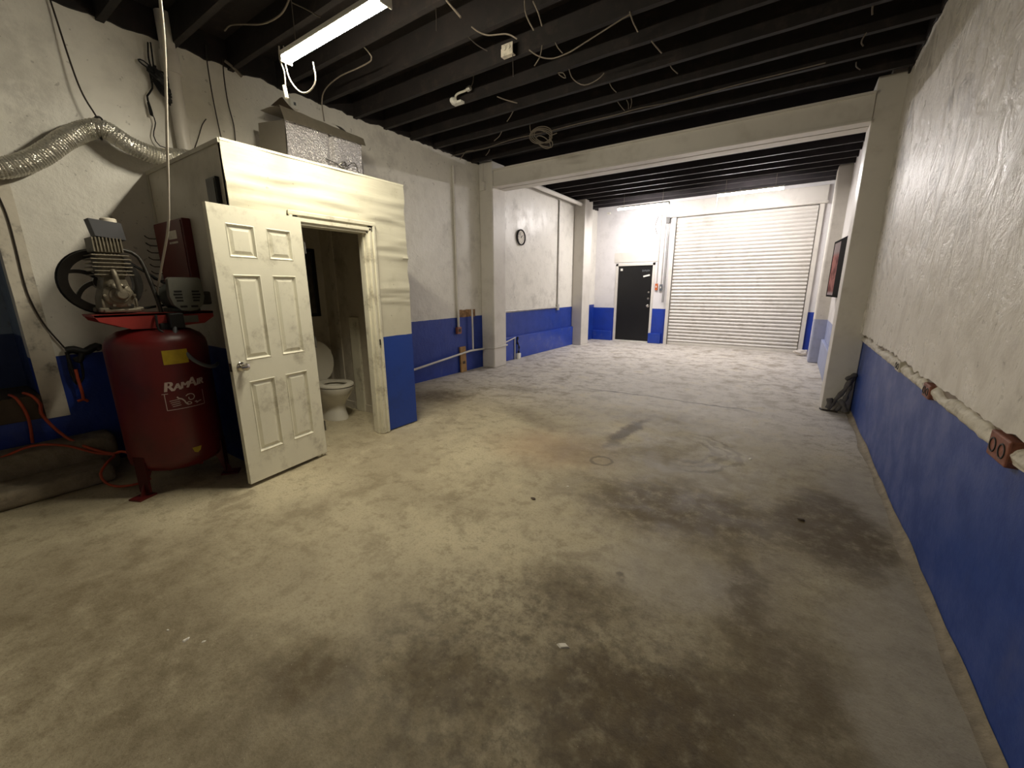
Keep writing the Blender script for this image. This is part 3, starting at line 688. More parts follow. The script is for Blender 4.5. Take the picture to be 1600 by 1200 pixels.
# pump
pump = MB().box(-.10, .10, -.295, -.105, 1.312, 1.335, bev=.006)
pump.prism([(-.30, 1.333), (-.11, 1.333), (-.115, 1.40), (-.135, 1.47), (-.15, 1.53), (-.26, 1.53), (-.275, 1.47), (-.295, 1.40)], .16, T(-.08, 0, 0) @ TO_X)
for y in (-.29, -.205, -.12): pump.box(.06, .086, y-.006, y+.006, 1.335, 1.40, bev=.002)
pump.box(-.065, .065, -.262, -.148, 1.52, 1.56, bev=.01)
for y in (-.285, -.115):
    for x in (-.07, .07): pump.box(x-.02, x+.02, y-.03, y+.03, 1.314, 1.345, bev=.008)
PY = -.205
FX = Matrix(((0, 0, 1, 0), (1, 0, 0, 0), (0, 1, 0, 0), (0, 0, 0, 1)))
pump = pump.build('crankcase', M['cast'], comp, 50)
m = MB().lathe([(.08, 0), (.08, .014), (.074, .02), (.055, .022), (.05, .03), (.0, .03)], 28, T(.078, PY, 1.425) @ FX)
m.lathe([(.034, .03), (.034, .06), (.026, .07), (0, .072)], 24, T(.078, PY+.008, 1.43) @ FX)
for q in range(6):
    a = q*math.pi/3; m.lathe([(0, .02), (.009, .02), (.009, .03), (0, .032)], 8, T(.085, PY+.075*math.cos(a), 1.425+.075*math.sin(a)) @ FX)
m.build('crank_cover', M['cast'], pump, 40)
MB().tube([(.135, PY+.006, 1.43), (.135, PY-.002, 1.50), (.13, PY-.008, 1.565), (.115, PY-.01, 1.585)], .015, 12).build('breather_tube', M['cast'], pump, 60)
MB().lathe([(0, 0), (.013, 0), (.013, .012), (0, .014)], 12, T(.082, PY+.055, 1.355) @ FX).build('oil_sight_glass', M['iron'], pump)
m = MB().box(-.075, .075, PY-.07, PY+.07, 1.54, 1.70, bev=.02)
for q in range(6): z = 1.555+.025*q; e = .02*(q % 2); m.box(-.105, .10, PY-.10+e*.3, PY+.10-e*.3, z, z+.007, bev=.002)
m.build('cylinder_fins', M['cast'], pump)
m = MB().box(-.08, .08, PY-.07, PY+.07, 1.70, 1.775, bev=.008)
for q in range(9): y = PY-.07+.0172*q; m.box(-.085, .09, y-.003, y+.004, 1.705, 1.795)
m.build('cylinder_head', M['cast'], pump)
for q in [pump]: q.location = (0, .03, .012)
rot = T(0, PY+.045, 1.812) @ Matrix.Rotation(math.radians(-3), 4, 'X')
m = MB(); bx = [(-.062, 0), (.088, -.008), (.072, .098), (-.085, .105)]
m.prism([(y, z) for y, z in bx], .11, rot @ T(-.035, 0, 0) @ TO_X); m.build('air_filter', M['filter'], comp)
MB().lathe([(0, 0), (.042, 0), (.042, .02), (.036, .026), (0, .028)], 24, T(.01, PY+.075, 1.912)).build('filter_cap', M['trim_old'], comp, 40)
# flywheel behind the pump
WC = Vector((-.13, -.20, 1.525))
m = MB(); mt = T(*WC) @ FX
m.lathe([(.165, -.03), (.212, -.03), (.215, -.02), (.205, -.008), (.215, 0), (.205, .01), (.215, .022), (.212, .03), (.165, .03), (.165, -.03)], 56, mt)
m.lathe([(0, -.035), (.05, -.035), (.05, .035), (0, .035)], 24, mt)
for q in range(6):
    a = q*2*math.pi/6+.1; pts = []
    for k in range(7):
        f = k/6; rr = .045+.125*f; aa = a+.55*f
        pts.append((rr*math.cos(aa), rr*math.sin(aa), rr, aa))
    L1 = [(x-.014*math.sin(aa), y+.014*math.cos(aa)) for x, y, rr, aa in pts]; L2 = [(x+.014*math.sin(aa), y-.014*math.cos(aa)) for x, y, rr, aa in pts]
    m.prism(L1+L2[::-1], .03, mt @ T(0, 0, -.015))
m.build('flywheel', M['iron'], comp, 40)
# motor
MC = Vector((.02, .185, 1.425))
m = MB().lathe([(0, -.14), (.075, -.14), (.1, -.12), (.104, -.1), (.104, .08), (.1, .09), (0, .09)], 36, T(*MC) @ FX); m.box(-.1, .11, .1, .27, 1.312, 1.34, bev=.004)
motor = m.build('motor', M['motor_green'], comp, 40)
m = MB(); P = []
for k in range(25):
    a = math.radians(-160+k*320/24-90+180); P.append((.106*math.cos(a), .106*math.sin(a)))
P = [(-.085, .135), (-.1, .12), (-.106, .0), (-.09, -.06), (-.05, -.1), (0, -.108), (.05, -.1), (.09, -.06), (.106, .0), (.1, .12), (.085, .135)][::-1]
m.prism(P, .055, T(MC.x+.088, MC.y, MC.z) @ TO_X); m.build('end_bell', M['motor'], motor)['label'] = 'grey slotted end cover'
def slot(x0, x1, z0, z1):
    MB().box(MC.x+.142, MC.x+.1445, MC.y+min(x0, x1), MC.y+max(x0, x1), MC.z+z0, MC.z+z1).build('vent_slot', M['black'], motor)
for sg in (-1, 1):
    for q in range(4):
        z = .035-.022*q; slot(sg*.03, sg*(.082-.006*abs(q-1)), z-.006, z+.006)
    slot(sg*.012, sg*.055, -.08, -.066)
MB().box(-.06, .1, .27, .36, 1.36, 1.46, bev=.012).build('capacitor_box', M['iron'], motor)
m = MB().lathe([(0, -.02), (.05, -.02), (.058, -.014), (.05, 0), (.058, .014), (.05, .02), (0, .02)], 28, T(WC.x, MC.y-.01, MC.z) @ FX); m.build('pulley', M['iron'], comp, 40)
m = MB(); r1, r2 = .213, .058; c1, c2 = (WC.y, WC.z), (MC.y-.01, MC.z); pts = []
dd = math.hypot(c2[0]-c1[0], c2[1]-c1[1]); base = math.atan2(c2[1]-c1[1], c2[0]-c1[0]); off = math.acos((r1-r2)/dd)
for k in range(29): a = base+off+(2*math.pi-2*off)*k/28; pts.append((WC.x, c1[0]+r1*math.cos(a), c1[1]+r1*math.sin(a)))
for k in range(13): a = base-off+2*off*k/12; pts.append((WC.x, c2[0]+r2*math.cos(a), c2[1]+r2*math.sin(a)))
m.tube(pts, .009, 6, False, True); m.build('drive_belt', M['black'], comp)
MB().tube([(-.02, PY+.1, 1.75), (-.02, PY+.2, 1.70), (.02, PY+.235, 1.5), (.05, PY+.25, 1.32), (.05, PY+.25, 1.15)], .013, 10).build('discharge_pipe', M['iron'], comp, 60)
m = MB().box(.14, .2, .04, .13, 1.2, 1.31, bev=.01); m.box(.145, .17, -.01, .06, 1.18, 1.24, bev=.006); m.build('pressure_switch', M['black'], comp)
MB().box(.148, .156, .13, .23, 1.235, 1.285).build('switch_plate', M['motor'], comp)
MB().tube([(.16, -.02, 1.3), (.2, -.03, 1.2), (.22, .02, 1.16), (.2, .08, 1.18)], .008, 8).build('switch_lead', M['black'], comp)
MB().tube([(.18, .07, 1.22), (.235, .05, 1.13), (.285, .09, 1.0), (.29, .16, .93), (.25, .24, .9), (.14, .31, .9)], .014, 10).build('air_hose', M['grey_box'], comp, 60)

# ------------------------------------------------------------------ things on the left wall
def cable(name, label, pts, r, mat, cat='cable', group=None, n=6, smooth=True):
    loc = Vector(pts[0]); o = MB().tube([Vector(p)-loc for p in pts], r, n, smooth).build(name, mat, None, 60); o.location = loc
    return tag(o, label, cat, group)
# flexible duct
XD = L+.13
dp = [on(u, v, X=XD+(.085 if u > 200 else .04 if u > 160 else 0)) for u, v in ((-60, 258), (0, 263), (55, 248), (105, 216), (140, 202), (165, 203), (205, 228), (250, 245), (290, 247))]
dp.append(Vector((L+.22, 1.95, 2.60)))
o = MB().tube(dp, .07, 24, True, step=.006, rf=lambda t, i: .068+.0035*math.sin(i*2.1)+.003*noise.noise((i*.7, 0, 0))).build('flexible_duct', M['duct'], None, 60)
tag(o, 'silver flexible foil duct sagging along the left wall to the booth roof', 'duct')
pk = on(155, 200, X=XD)
t = thing('duct_strap', 'thin dark wire and tie holding up the peak of the silver duct', 'wire', pk)
MB().tube([Vector((0, 0, .07)), Vector((-.04, -.06, .3)), Vector((-.1, -.1, ZJ-pk.z))], .006, 6).build('wire', M['dark_cable'], t)
MB().tube([Vector((.078*math.cos(a*.3927), .012*math.sin(a*.785), .078*math.sin(a*.3927))) for a in range(16)], .008, 6, True, True).build('tie', M['black'], t)
# white drain pipe
t = thing('drain_pipe', 'white vertical pipe rising from behind the booth roof to the ceiling', 'pipe', (L+.07, 1.72, 2.2))
MB().tube([(0, 0, 0), (0, 0, ZD-2.2-.02)], .056, 18, False).build('pipe', M['steel_white'], t, 60)
MB().lathe([(.056, .0), (.072, .0), (.072, .16), (.056, .16)], 20, T(0, 0, 1.12)).build('collar', M['steel_white'], t, 40)
# black tangle of cords
b0 = on(242, 120, X=L+.06); t = thing('cord_tangle', 'tangle of black cords hanging high on the left wall beside the white pipe', 'cords', b0)
rnd = random.Random(3)
def bl(u, v, dx=0): return on(u, v, X=L+.05+dx)-b0
m = MB(); m.tube([bl(231, 66), bl(232, 90), bl(238, 112)], .006, 6); m.tube([bl(235, 66), bl(238, 88), bl(240, 105)], .006, 6)
m.tube([bl(240, 112), bl(222, 100), bl(216, 93), bl(224, 95), bl(240, 108)], .006, 6); m.build('hanging_loop', M['black'], t)
m = MB()
for q in range(15):
    m.tube([bl(236+rnd.uniform(-11, 9), 108+rnd.uniform(-6, 6), .03), bl(248+rnd.uniform(-8, 8), 122+rnd.uniform(-10, 8), .05), bl(262+rnd.uniform(-6, 8), 138+rnd.uniform(-8, 8), .04), bl(272+rnd.uniform(-7, 10), 152+rnd.uniform(-10, 16), .03), bl(262+rnd.uniform(-5, 5), 146+rnd.uniform(-6, 6), .05), bl(240+rnd.uniform(-6, 6), 118+rnd.uniform(-6, 6), .02)], .009, 6)
m.build('coil', M['black'], t)
m = MB(); m.tube([bl(234, 112), bl(238, 138), bl(230, 150), bl(234, 165), bl(238, 178), bl(236, 180), bl(231, 160)], .007, 6); m.tube([bl(238, 178), bl(243, 192), bl(240, 212), bl(250, 228), bl(268, 232)], .004, 6); m.build('tail', M['black'], t)
cable('thin_wire', 'thin dark wire pair dropping from the ceiling to the booth roof corner', [on(u, v, X=L+.04) for u, v in ((321, 70), (324, 100), (332, 150), (340, 190), (346, 217))], .005, M['dark_cable'])
cable('thin_wire', 'thin dark wire down the left wall, right of the wire pair', [on(u, v, X=L+.04) for u, v in ((348, 92), (350, 120), (356, 160), (365, 195), (368, 222))], .005, M['dark_cable'])
cable('cable_stub', 'short pale cable stub at the ceiling edge above the booth corner', [on(u, v, X=L+.1) for u, v in ((351, 95), (365, 106), (378, 120))], .014, M['grey_cable'])
cable('thin_wire', 'long thin dark wire running down the left wall to the black hose', [on(u, v, X=L+.02) for u, v in ((-10, 290), (10, 335), (24, 385), (36, 435), (48, 470), (70, 508), (103, 546))], .006, M['dark_cable'])
cable('thin_wire', 'faint wire curving up from the booth roof beside the white pipe', [on(u, v, X=L+.02) for u, v in ((302, 238), (310, 215), (316, 195), (322, 186))], .004, M['dark_cable'])
cable('drop_cable', 'long white cord dropping from the ceiling to the compressor', [on(250, -4, Y=1.0), on(256, 60, Y=1.03), on(259, 130, Y=1.05), on(261, 220, Y=1.06), on(263, 300, Y=1.07), on(262, 360, Y=1.075), on(250, 430, Y=1.08), on(245, 470, Y=1.08), on(252, 492, Y=1.075), Vector((-3.69, 1.085, 1.29))], .007, M['white_cable'], 'cord', n=8)
# black hose bundle and red clamp on the wall behind the tank
h0 = on(125, 552, X=L+.05)
t = thing('hose_bundle', 'black hose and cords hung on the left wall behind the compressor', 'hose', h0)
def hb(u, v, d=.05): return on(u, v, X=L+d)-h0
m = MB(); m.tube([hb(103, 548), hb(115, 546), hb(130, 550), hb(140, 546), hb(150, 541), hb(158, 545)], .03, 8); m.tube([hb(104, 550), hb(112, 575, .06), hb(120, 595), hb(112, 585), hb(106, 556)], .012, 8); m.tube([hb(128, 552, .07), hb(124, 566, .08), hb(118, 558, .07)], .02, 8); m.tube([hb(126, 560), hb(130, 590), hb(120, 600), hb(113, 588)], .009, 8)
m.build('hose', M['black'], t, 60)
m = MB(); m.tube([hb(118, 577, .07), hb(123, 596, .07), hb(128, 612, .07), hb(131, 625, .06)], .011, 8); m.tube([hb(121, 627, .06), hb(131, 624, .06), hb(138, 627, .06)], .011, 8); m.build('red_handle', M['orange'], t, 60)
# orange hose over the steps
cable('orange_hose', 'orange hose trailing from the recess sill over the steps to the compressor', [Vector((L-.05, .40, .69)), Vector((L+.03, .43, .675)), Vector((L+.05, .46, .6)), on(64, 645, X=L+.06), on(84, 668, X=L+.08), on(110, 687, X=-4.65), on(140, 700, X=-4.53), on(175, 709, X=-4.45), on(196, 706, X=-4.33), Vector((-4.2, .93, .06)), Vector((-4.05, 1.2, .02))], .011, M['orange'], 'hose', n=8)
cable('orange_hose', 'short orange hose hanging straight down from the recess sill', [Vector((L-.06, .33, .69)), Vector((L+.025, .35, .675)), on(38, 640, X=L+.035), on(46, 660, X=L+.035), on(51, 692, X=L+.04)], .010, M['orange'], 'hose', n=8)
cable('orange_hose', 'thin orange hose lying along the steps and looping round to the compressor foot', [on(0, 716, X=-4.6), on(50, 697, X=-4.6), on(100, 696, X=-4.57), on(150, 708, X=-4.5), on(178, 711, X=-4.4), on(168, 722, X=-4.28), on(157, 740, X=-4.22), on(165, 754, X=-4.2), on(185, 760, Z=.018), on(215, 756, Z=.016), on(235, 748, Z=.016)], .009, M['orange'], 'hose', n=8)

# foil-wrapped box on the booth roof
fx = -4.3
t = thing('foil_box', 'box wrapped in silver bubble foil on top of the restroom booth', 'box', (fx, 2.9, ZB+.01))
Z0 = ZB+.012
def P(u, v, X): q = on(u, v, X=X); return q.y-2.9, q.z-Z0
yl_, zl_ = P(447, 200, fx); yr_, zr_ = P(563, 205, fx)
m = MB(); H = .60
def fr(i, j):
    y = -.47+.86*i; z = .0+H*j+.03*math.sin(i*math.pi)*j*0
    dx = .02*noise.noise((y*4, z*4, 3))-.035*math.exp(-((i-.55)/.02)**2)
    return Vector((dx+.0, y-.03*(1-j), z+.02*noise.noise((i*4, 2, 2))*j))
m.grid(60, 20, fr); m.build('front_face', M['bubble'], t, 60)
m = MB(); m.grid(10, 20, lambda i, j: Vector((-.02-.3*i, .385+.05*i*(1-j)+.035*(1-j)+.02*noise.noise((i*3, j*4, 1)), H*j*(1-.02*i)))); m.build('side_face', M['bubble'], t, 60)
m = MB(); m.grid(10, 20, lambda i, j: Vector((-.02-.3*i, -.47-.1*i-.03*(1-j), H*j))); m.build('side_face', M['foil'], t, 60)
M['dull_foil'] = surf('dull_foil_backing', (128, 120, 106), .45, .3, .15, 8, .3, 20)
m = MB(); m.grid(30, 12, lambda i, j: Vector((.035-.03*min(1, j*2.4)-.55*max(0, j-.42), -.50+.92*i-.04*j*(1-i), H-.02+(.13-.05*i)*min(1, j*2.4)+.02*max(0, j-.42)+.02*j*noise.noise((i*6, j*3, 7))))); m.build('top_flap', M['dull_foil'], t, 60)
m = MB(); m.grid(12, 6, lambda i, j: Vector((.0-.14*j, -.52+.30*i, H+.09+j*(.16-.6*abs(i-.4)*.5)))); m.build('torn_flap', M['sill'], t, 60)
m = MB(); m.grid(12, 4, lambda i, j: Vector((-.02-.1*j, .1+.32*i, H+.11-.07*i+.04*j+.012*math.sin(i*9)))); m.build('loose_strip', M['dull_foil'], t, 60)
m = MB(); m.tube([(.03, .06, .3), (.05, .1, .28), (.04, .14, .31), (.06, .1, .34), (.03, .05, .3)], .01, 6); m.tube([(.03, .1, .3), (.02, .08, .12)], .008, 6, False); m.tube([(.03, .1, .3), (.03, -.1, .33)], .005, 6, False); m.tube([(.03, .14, .3), (.05, .24, .36), (.03, .32, .2)], .005, 6); m.build('tie_wire', M['steel'], t)
cable('thin_wire', 'thin wire looping from a ceiling joist down to the foil box', [on(560, 65, Y=2.75), on(576, 82, Y=2.75), on(580, 94, Y=2.78), on(560, 106, Y=2.8), on(530, 120, Y=2.82), on(508, 140, Y=2.85), on(503, 160, Y=2.88), Vector((fx-.05, 2.88, Z0+.72))], .006, M['grey_cable'])
sp = on(459, 163, X=L+.03); t = thing('wall_socket', 'small white socket on the wall above the foil box', 'socket', sp)
MB().box(-.03, .02, -.045, .045, -.045, .045, bev=.006).build('plate', M['white_plastic'], t); MB().box(.02, .024, -.012, .012, -.015, .015).build('slot', M['grey_box'], t)

# conduits, outlet and timber near pillar
q = [on(u, v, X=L+.02) for u, v in ((711, 262), (713, 380), (716, 508))]
t = thing('wall_outlet', 'rusty square outlet below the conduit on the blue wall', 'outlet', (L, q[-1].y, .76))
MB().box(0, .05, -.055, .055, -.06, .06, bev=.008).build('box', M['outlet'], t); MB().lathe([(0, 0), (.03, 0), (.03, .004), (0, .005)], 18, T(.05, 0, .0) @ FX).build('socket_face', M['iron'], t)
MB().tube([(.025, 0, .06), (.025, 0, 3.4-.76)], .022, 10, False).build('conduit', M['steel_white'], t, 60)
t = thing('wood_plank', 'short bare timber plank standing against the blue wall by the pillar', 'plank', (L+.012, 5.51, 0))
m = MB(); m.box(.0, .032, -.075, .075, 0, .46, bev=.004, mat=Matrix.Rotation(math.radians(-1.5), 4, 'Y')); m.build('board', M['wood'], t)
MB().box(.03, .034, -.03, .035, .15, .2).build('knot', M['sill'], t)
m = MB()
vs = m.grid(14, 5, lambda i, j: Vector((L+.004+.02*abs(noise.noise((i*7, j*5, 0))), 5.45+.46*i, (.98+.13*j)+.012*noise.noise((i*5, j*2, 3)))))
struct(m.build('trim_brick_patch', M['brick']))
t = thing('water_pipe', 'thin white pipe sloping along the blue wall past the pillar', 'pipe', (L+.072, 4.3, .23))
pp = [Vector((L+.072, 4.0, .2)), on(646, 578, X=L+.072), on(735, 548, X=L+.072), Vector((L+.072, 6.06, .36)), Vector((-4.52, 6.08, .36)), Vector((-4.515, 6.6, .34)), Vector((L+.06, 6.75, .34))]
MB().tube([a-Vector(t.location) for a in pp[:4]], .018, 8, False).build('sloping_run', M['steel_white'], t, 60)
MB().tube([a-Vector(t.location) for a in (Vector((L+.05, 6.085, .37)), Vector((-4.535, 6.085, .385)), Vector((-4.533, 6.5, .4)))], .016, 8, False).build('pillar_run', M['steel_white'], t, 60)
MB().tube([(0, 1.44, .13), (0, 1.44, .88)], .016, 8, False).build('riser', M['steel_white'], t, 60)
t = thing('floor_box', 'small white box at the floor with a dark cord against the blue ledge', 'box', (-4.76, 7.25, 0))
MB().box(-.03, .03, -.05, .05, 0, .12, bev=.006).build('box', M['white_plastic'], t); MB().tube([(0, 0, .12), (.0, .02, .25), (-.01, -.03, .36), (-.015, .0, .47)], .02, 8, rf=lambda a, i: .016+.008*math.sin(i*2)).build('cord', M['black'], t, 60)
MB().tube([(-.015, -.12, .0), (-.015, -.12, .47)], .012, 8, False).build('conduit', M['steel_white'], t)
MB().tube([(.0, -.12, .47), (.0, -.75, .36)], .012, 8, False).build('feed_pipe', M['steel_white'], t)
t = thing('conduit_run', 'painted conduit run along the wall above the blue band between the pillars', 'conduit', (L+.02, 9.09, 1.02))
MB().tube([(0, -2.5, 0), (0, 0, 0)], .018, 8, False).build('level_run', M['galv'], t, 60)
MB().tube([(0, 0, 0), (0, 0, 2.46)], .018, 8, False).build('riser', M['galv'], t, 60)
for y, z in ((0, 0), (-2.42, 0)): MB().box(-.02, .03, y-.05, y+.05, z-.07, z+.07, bev=.006).build('junction_box', M['galv'], t)
# clock
t = thing('wall_clock', 'round black-rimmed clock on the white wall between the left pillars', 'clock', (L, 7.44, 2.5))
MB().lathe([(0, 0), (.15, 0), (.16, .012), (.158, .035), (.145, .042), (.135, .034), (.13, .022)], 40, FX).build('rim', M['black_gloss'], t, 40)
MB().lathe([(0, .02), (.134, .02), (.134, .022), (0, .022)], 40, FX).build('dial', M['paper'], t)
for h in range(12):
    m = MB(); a = math.pi/2-h*math.pi/6; me = mesh_text(str(h or 12), .04); me.transform(T(.1*math.cos(a), .1*math.sin(a), .0235)); me.transform(FX); m.bm.from_mesh(me); bpy.data.meshes.remove(me)
    m.build('numeral', M['black'], t)
m = MB(); m.box(-.005, .005, -.01, .07, .025, .027, mat=FX @ Matrix.Rotation(-.9, 4, 'Z')); m.build('hour_hand', M['black'], t)
m = MB(); m.box(-.0035, .0035, -.015, .1, .028, .03, mat=FX @ Matrix.Rotation(.5, 4, 'Z')); m.build('minute_hand', M['black'], t)
# pillar junction box
t = thing('junction_box', 'small white junction box with conduit on the front of the left pillar', 'junction box', (-4.74, 6.103, 3.21))
MB().box(-.05, .05, -.05, 0, -.07, .07, bev=.006).build('box', M['steel_white'], t); MB().tube([(0, -.025, .07), (0, -.025, .36)], .015, 8, False).build('conduit', M['steel_white'], t)
# far wall fittings
for nm, lb, x, z, mt in (('switch_box', 'orange switch box right of the black exit door', -3.08, 1.5, 'orange_box'), ('switch_box', 'grey switch box beside the shutter guide rail', -2.965, 1.48, 'grey_box')):
    t = thing(nm, lb, 'switch', (x, F, z), 0, 'switch boxes by the exit door')
    MB().box(-.035, .035, -.04, 0, -.085, .085, bev=.006).build('box', M[mt], t); MB().box(-.01, .01, -.055, -.04, -.02, .03, bev=.003).build('toggle', M['white_plastic'], t)
    MB().tube([(0, -.02, .085), (0, -.02, 3.3-z)], .013, 8, False).build('conduit', M['galv'], t, 60)
t = thing('motion_sensor', 'tiny white sensor high on the far wall left of the strip light', 'sensor', (-4.5, F, 3.47))
MB().box(-.05, .05, -.05, 0, -.02, .03, bev=.008).build('body', M['white_plastic'], t); MB().lathe([(0, 0), (.02, 0), (.014, .012), (0, .016)], 14, T(0, -.05, .005) @ Matrix.Rotation(math.pi/2, 4, 'X')).build('lens', M['paper'], t)
cable('thin_wire', 'thin bent wire on the far wall between exit door and shutter hood', [on(u, v, Y=F-.02) for u, v in ((1029, 338), (1024, 352), (1025, 360), (1027, 366))], .007, M['grey_cable'])
# poster hung on the far right wall
pa, pb = Vector((.56, 8.02, 0)), Vector((.462, 9.1, 0)); dv = (pb-pa).normalized()
t = thing('framed_poster', 'faded reddish poster in a dark frame on the right wall beyond the pillar', 'picture', (pa.x, pa.y, 1.765), math.atan2(dv.y, dv.x))
ln = (pb-pa).length
MB().box(0, ln, -.07, 0, -.43, .43, bev=.005).build('backing', M['red_dark'], t)
m = MB(); m.box(0, .47*ln, -.004, .012, -.45, .45); m.box(ln-.03, ln, -.004, .012, -.45, .45); m.box(0, ln, -.004, .012, .42, .45); m.box(0, ln, -.004, .012, -.45, -.42); m.build('frame', M['black_matt'], t)
MB().box(.47*ln, ln-.03, 0, .006, -.42, .42).build('print', M['poster'], t)
# right wall outlets
for y, z, lb in ((2.17, .89, 'rusty double outlet set in the plaster of the right wall, nearest one'), (3.2, .89, 'small rusty outlet further along the right wall, before the broken plaster'), (4.03, .905, 'dull recessed box in broken plaster on the right wall near the pillar')):
    t = thing('wall_outlet', lb, 'outlet', (R-.006, y, z), 0, 'outlets along the right wall')
    k = 1 if y < 3 else .8
    MB().box(-.022, .02, -.085*k, .085*k, -.048*k, .05*k, bev=.006).build('plate', M['outlet'] if y < 4 else M['chase'], t)
    for sg in (-1, 1):
        MB().tube([(-.0225, .04*k*sg+.026*k*math.cos(a*.7), .026*k*math.sin(a*.7)) for a in range(9)], .0035, 5, True, True).build('socket_face', M['iron'], t)
# rags by the right pillar
t = thing('hanging_rag', 'dark twisted rag hanging down beside the right pillar onto the floor', 'rag', (.64, 6.09, 0))
def rg(a, i): return .034+.018*noise.noise((i*.22, 1, 4))
for pts, r0, nm in (([(.06, .03, .47), (.05, .0, .46), (.01, -.02, .44), (-.02, -.02, .41)], .75, 'twisted_end'), ([(.05, .03, .47), (.02, -.02, .4), (-.01, -.03, .3), (-.06, -.03, .2), (-.11, -.03, .1), (-.13, -.04, .03)], .8, 'twisted_strand'), ([(.055, .03, .45), (.03, -.02, .34), (.01, -.03, .2), (-.02, -.03, .1), (-.06, -.04, .03)], .75, 'hanging_fold'), ([(-.05, -.03, .16), (-.0, -.04, .11), (.03, -.04, .03)], .8, 'floor_fold')):
    MB().tube(pts, .04, 12, rf=lambda a, i, r0=r0: r0*(.03+.016*noise.noise((i*.45, r0*9+len(pts), 4))+.008*math.sin(i*1.7))).build(nm, M['rag'], t, 70)
MB().tube([(-.14, -.03, .17), (-.13, -.04, .12), (-.14, -.035, .05)], .03, 10, rf=lambda a, i: .03+.01*noise.noise((i*.5, 7, 1))).build('knot', M['rag'], t, 70)
o = MB().tube([(.43, 6.13, .016), (.45, 6.08, .014), (.52, 6.07, .014), (.6, 6.06, .014)], .011, 6).build('rope_end', M['dark_cable']); tag(o, 'short dark rope lying at the foot of the right pillar', 'rope')
m = MB(); bmesh.ops.create_icosphere(m.bm, subdivisions=4, radius=.1)
for v in m.bm.verts: v.co = Vector((v.co.x*1.3, v.co.y*.8, v.co.z*.62)) * (1+.35*noise.noise(v.co*16)+.2*noise.noise(v.co*34))
zm = min(v.co.z for v in m.bm.verts)
for v in m.bm.verts: v.co.z -= zm
o = m.build('crumpled_cloth', M['cloth_white'], None, 60); o.location = (.28, 10.95, .0); tag(o, 'crumpled white cloth on the floor at the right foot of the shutter', 'cloth')

# ------------------------------------------------------------------ wires under the joists
def hang(name, label, px, r=.008, mat='grey_cable', z=ZJ, group=None, cat='cable', up=0):
    a = on(*px[0], Z=z); return cable(name, label, ([a+Vector((0, 0, up))] if up else [])+[a]+[on(u, v, Y=a.y) for u, v in px[1:]], r*.72, M[mat], cat, group)
hang('ceiling_cable', 'pale cable bending along the joist left of the near strip light', [(452, -2), (446, 12), (437, 24), (420, 34), (404, 38), (375, 38), (359, 40), (351, 48)], .009)
hang('ceiling_cable', 'straight pale cable end just above the near strip light', [(456, 4), (478, 14), (500, 27)], .006)
hang('cable_stub', 'straight cable stub hanging beyond the right end of the near strip light', [(697, 0), (709, 14), (720, 27)], .011)
hang('thin_wire', 'thin dark wire hanging plumb right of the near strip light', [(681, 12), (682, 30), (682, 48)], .005, 'dark_cable')
hang('ceiling_cable', 'wavy pale cable loosely hanging left of the ceiling junction box', [(737, 42), (748, 50), (762, 55), (778, 54), (790, 53), (800, 56), (808, 61)])
hang('thin_wire', 'dim wire sloping toward the ceiling junction box', [(732, 58), (745, 70), (762, 80)], .006, 'dark_cable')
hang('cable_stub', 'curved cable stub near the top of the ceiling, left of a pair', [(820, 8), (824, 28), (834, 47)], up=ZD-ZJ)
hang('cable_stub', 'curved cable stub near the top of the ceiling, right of a pair', [(833, 2), (841, 20), (847, 41)])
hang('ceiling_cable', 'long pale cable sagging between two joists with a tie in the middle', [(827, 78), (838, 86), (852, 91), (866, 91), (880, 86), (893, 80), (915, 66), (940, 50), (965, 34), (985, 22)])
hang('cable_stub', 'straight stub below the upper end of the long sagging cable', [(984, 18), (989, 34), (997, 50)])
hang('cable_stub', 'short stub crossing the left end of the long sagging cable', [(847, 71), (844, 88), (835, 103)])
hang('cable_stub', 'small dim stub above the middle of the long sagging cable', [(867, 65), (872, 75), (879, 83)], .006)
hang('cable_stub', 'short slanting stub on the joist right of the long sagging cable', [(1018, 64), (1025, 73), (1034, 83)])
hang('cable_stub', 'small kinked stub on the third joist before the beam', [(1047, 101), (1050, 107), (1059, 115)], .007)
hang('ceiling_cable', 'U-shaped cable loop hanging mid-ceiling', [(889, 108), (893, 120), (902, 129), (913, 133), (926, 129), (938, 121), (944, 114)], .007)
hang('cable_stub', 'tiny looped cable end left of the U-shaped loop', [(872, 114), (880, 114), (884, 122), (878, 120), (873, 116)], .006)
hang('cable_stub', 'small dim stub below the U-shaped loop', [(952, 129), (956, 137), (963, 144)], .006)
hang('cable_stub', 'slanted stub near the long straight cable, left of three', [(965, 159), (970, 166), (976, 173)], .006)
hang('cable_stub', 'curved stub near the long straight cable, middle of three', [(979, 156), (982, 163), (982, 170)], .006)
hang('cable_stub', 'curved stub near the long straight cable, right of three', [(986, 153), (987, 160), (985, 169)], .006)
hang('cable_stub', 'pale cable end beside the white lamp holder', [(777, 151), (790, 156), (808, 161)], .009)
hang('cable_stub', 'straight pale stub left of the wire coil, on the joist above it', [(802, 173), (798, 181), (792, 190)], .008)
hang('cable_stub', 'curved stub hanging left of the wire coil', [(784, 205), (780, 213), (772, 220)], .008)
hang('cable_stub', 'tiny stub left of the coil on the last joist before the beam', [(765, 233), (763, 238), (759, 243)], .008)
hang('cable_stub', 'kinked cable end entering the left wall near the pillar top', [(740, 235), (728, 237), (723, 243), (719, 249)], .009)
hang('cable_stub', 'short stub high over the right pillar, on the nearest joist', [(1364, 8), (1363, 15), (1363, 23)], .009)
hang('cable_stub', 'hooked stub over the right pillar on the middle joist', [(1354, 51), (1348, 60), (1346, 67), (1349, 72)], .008)
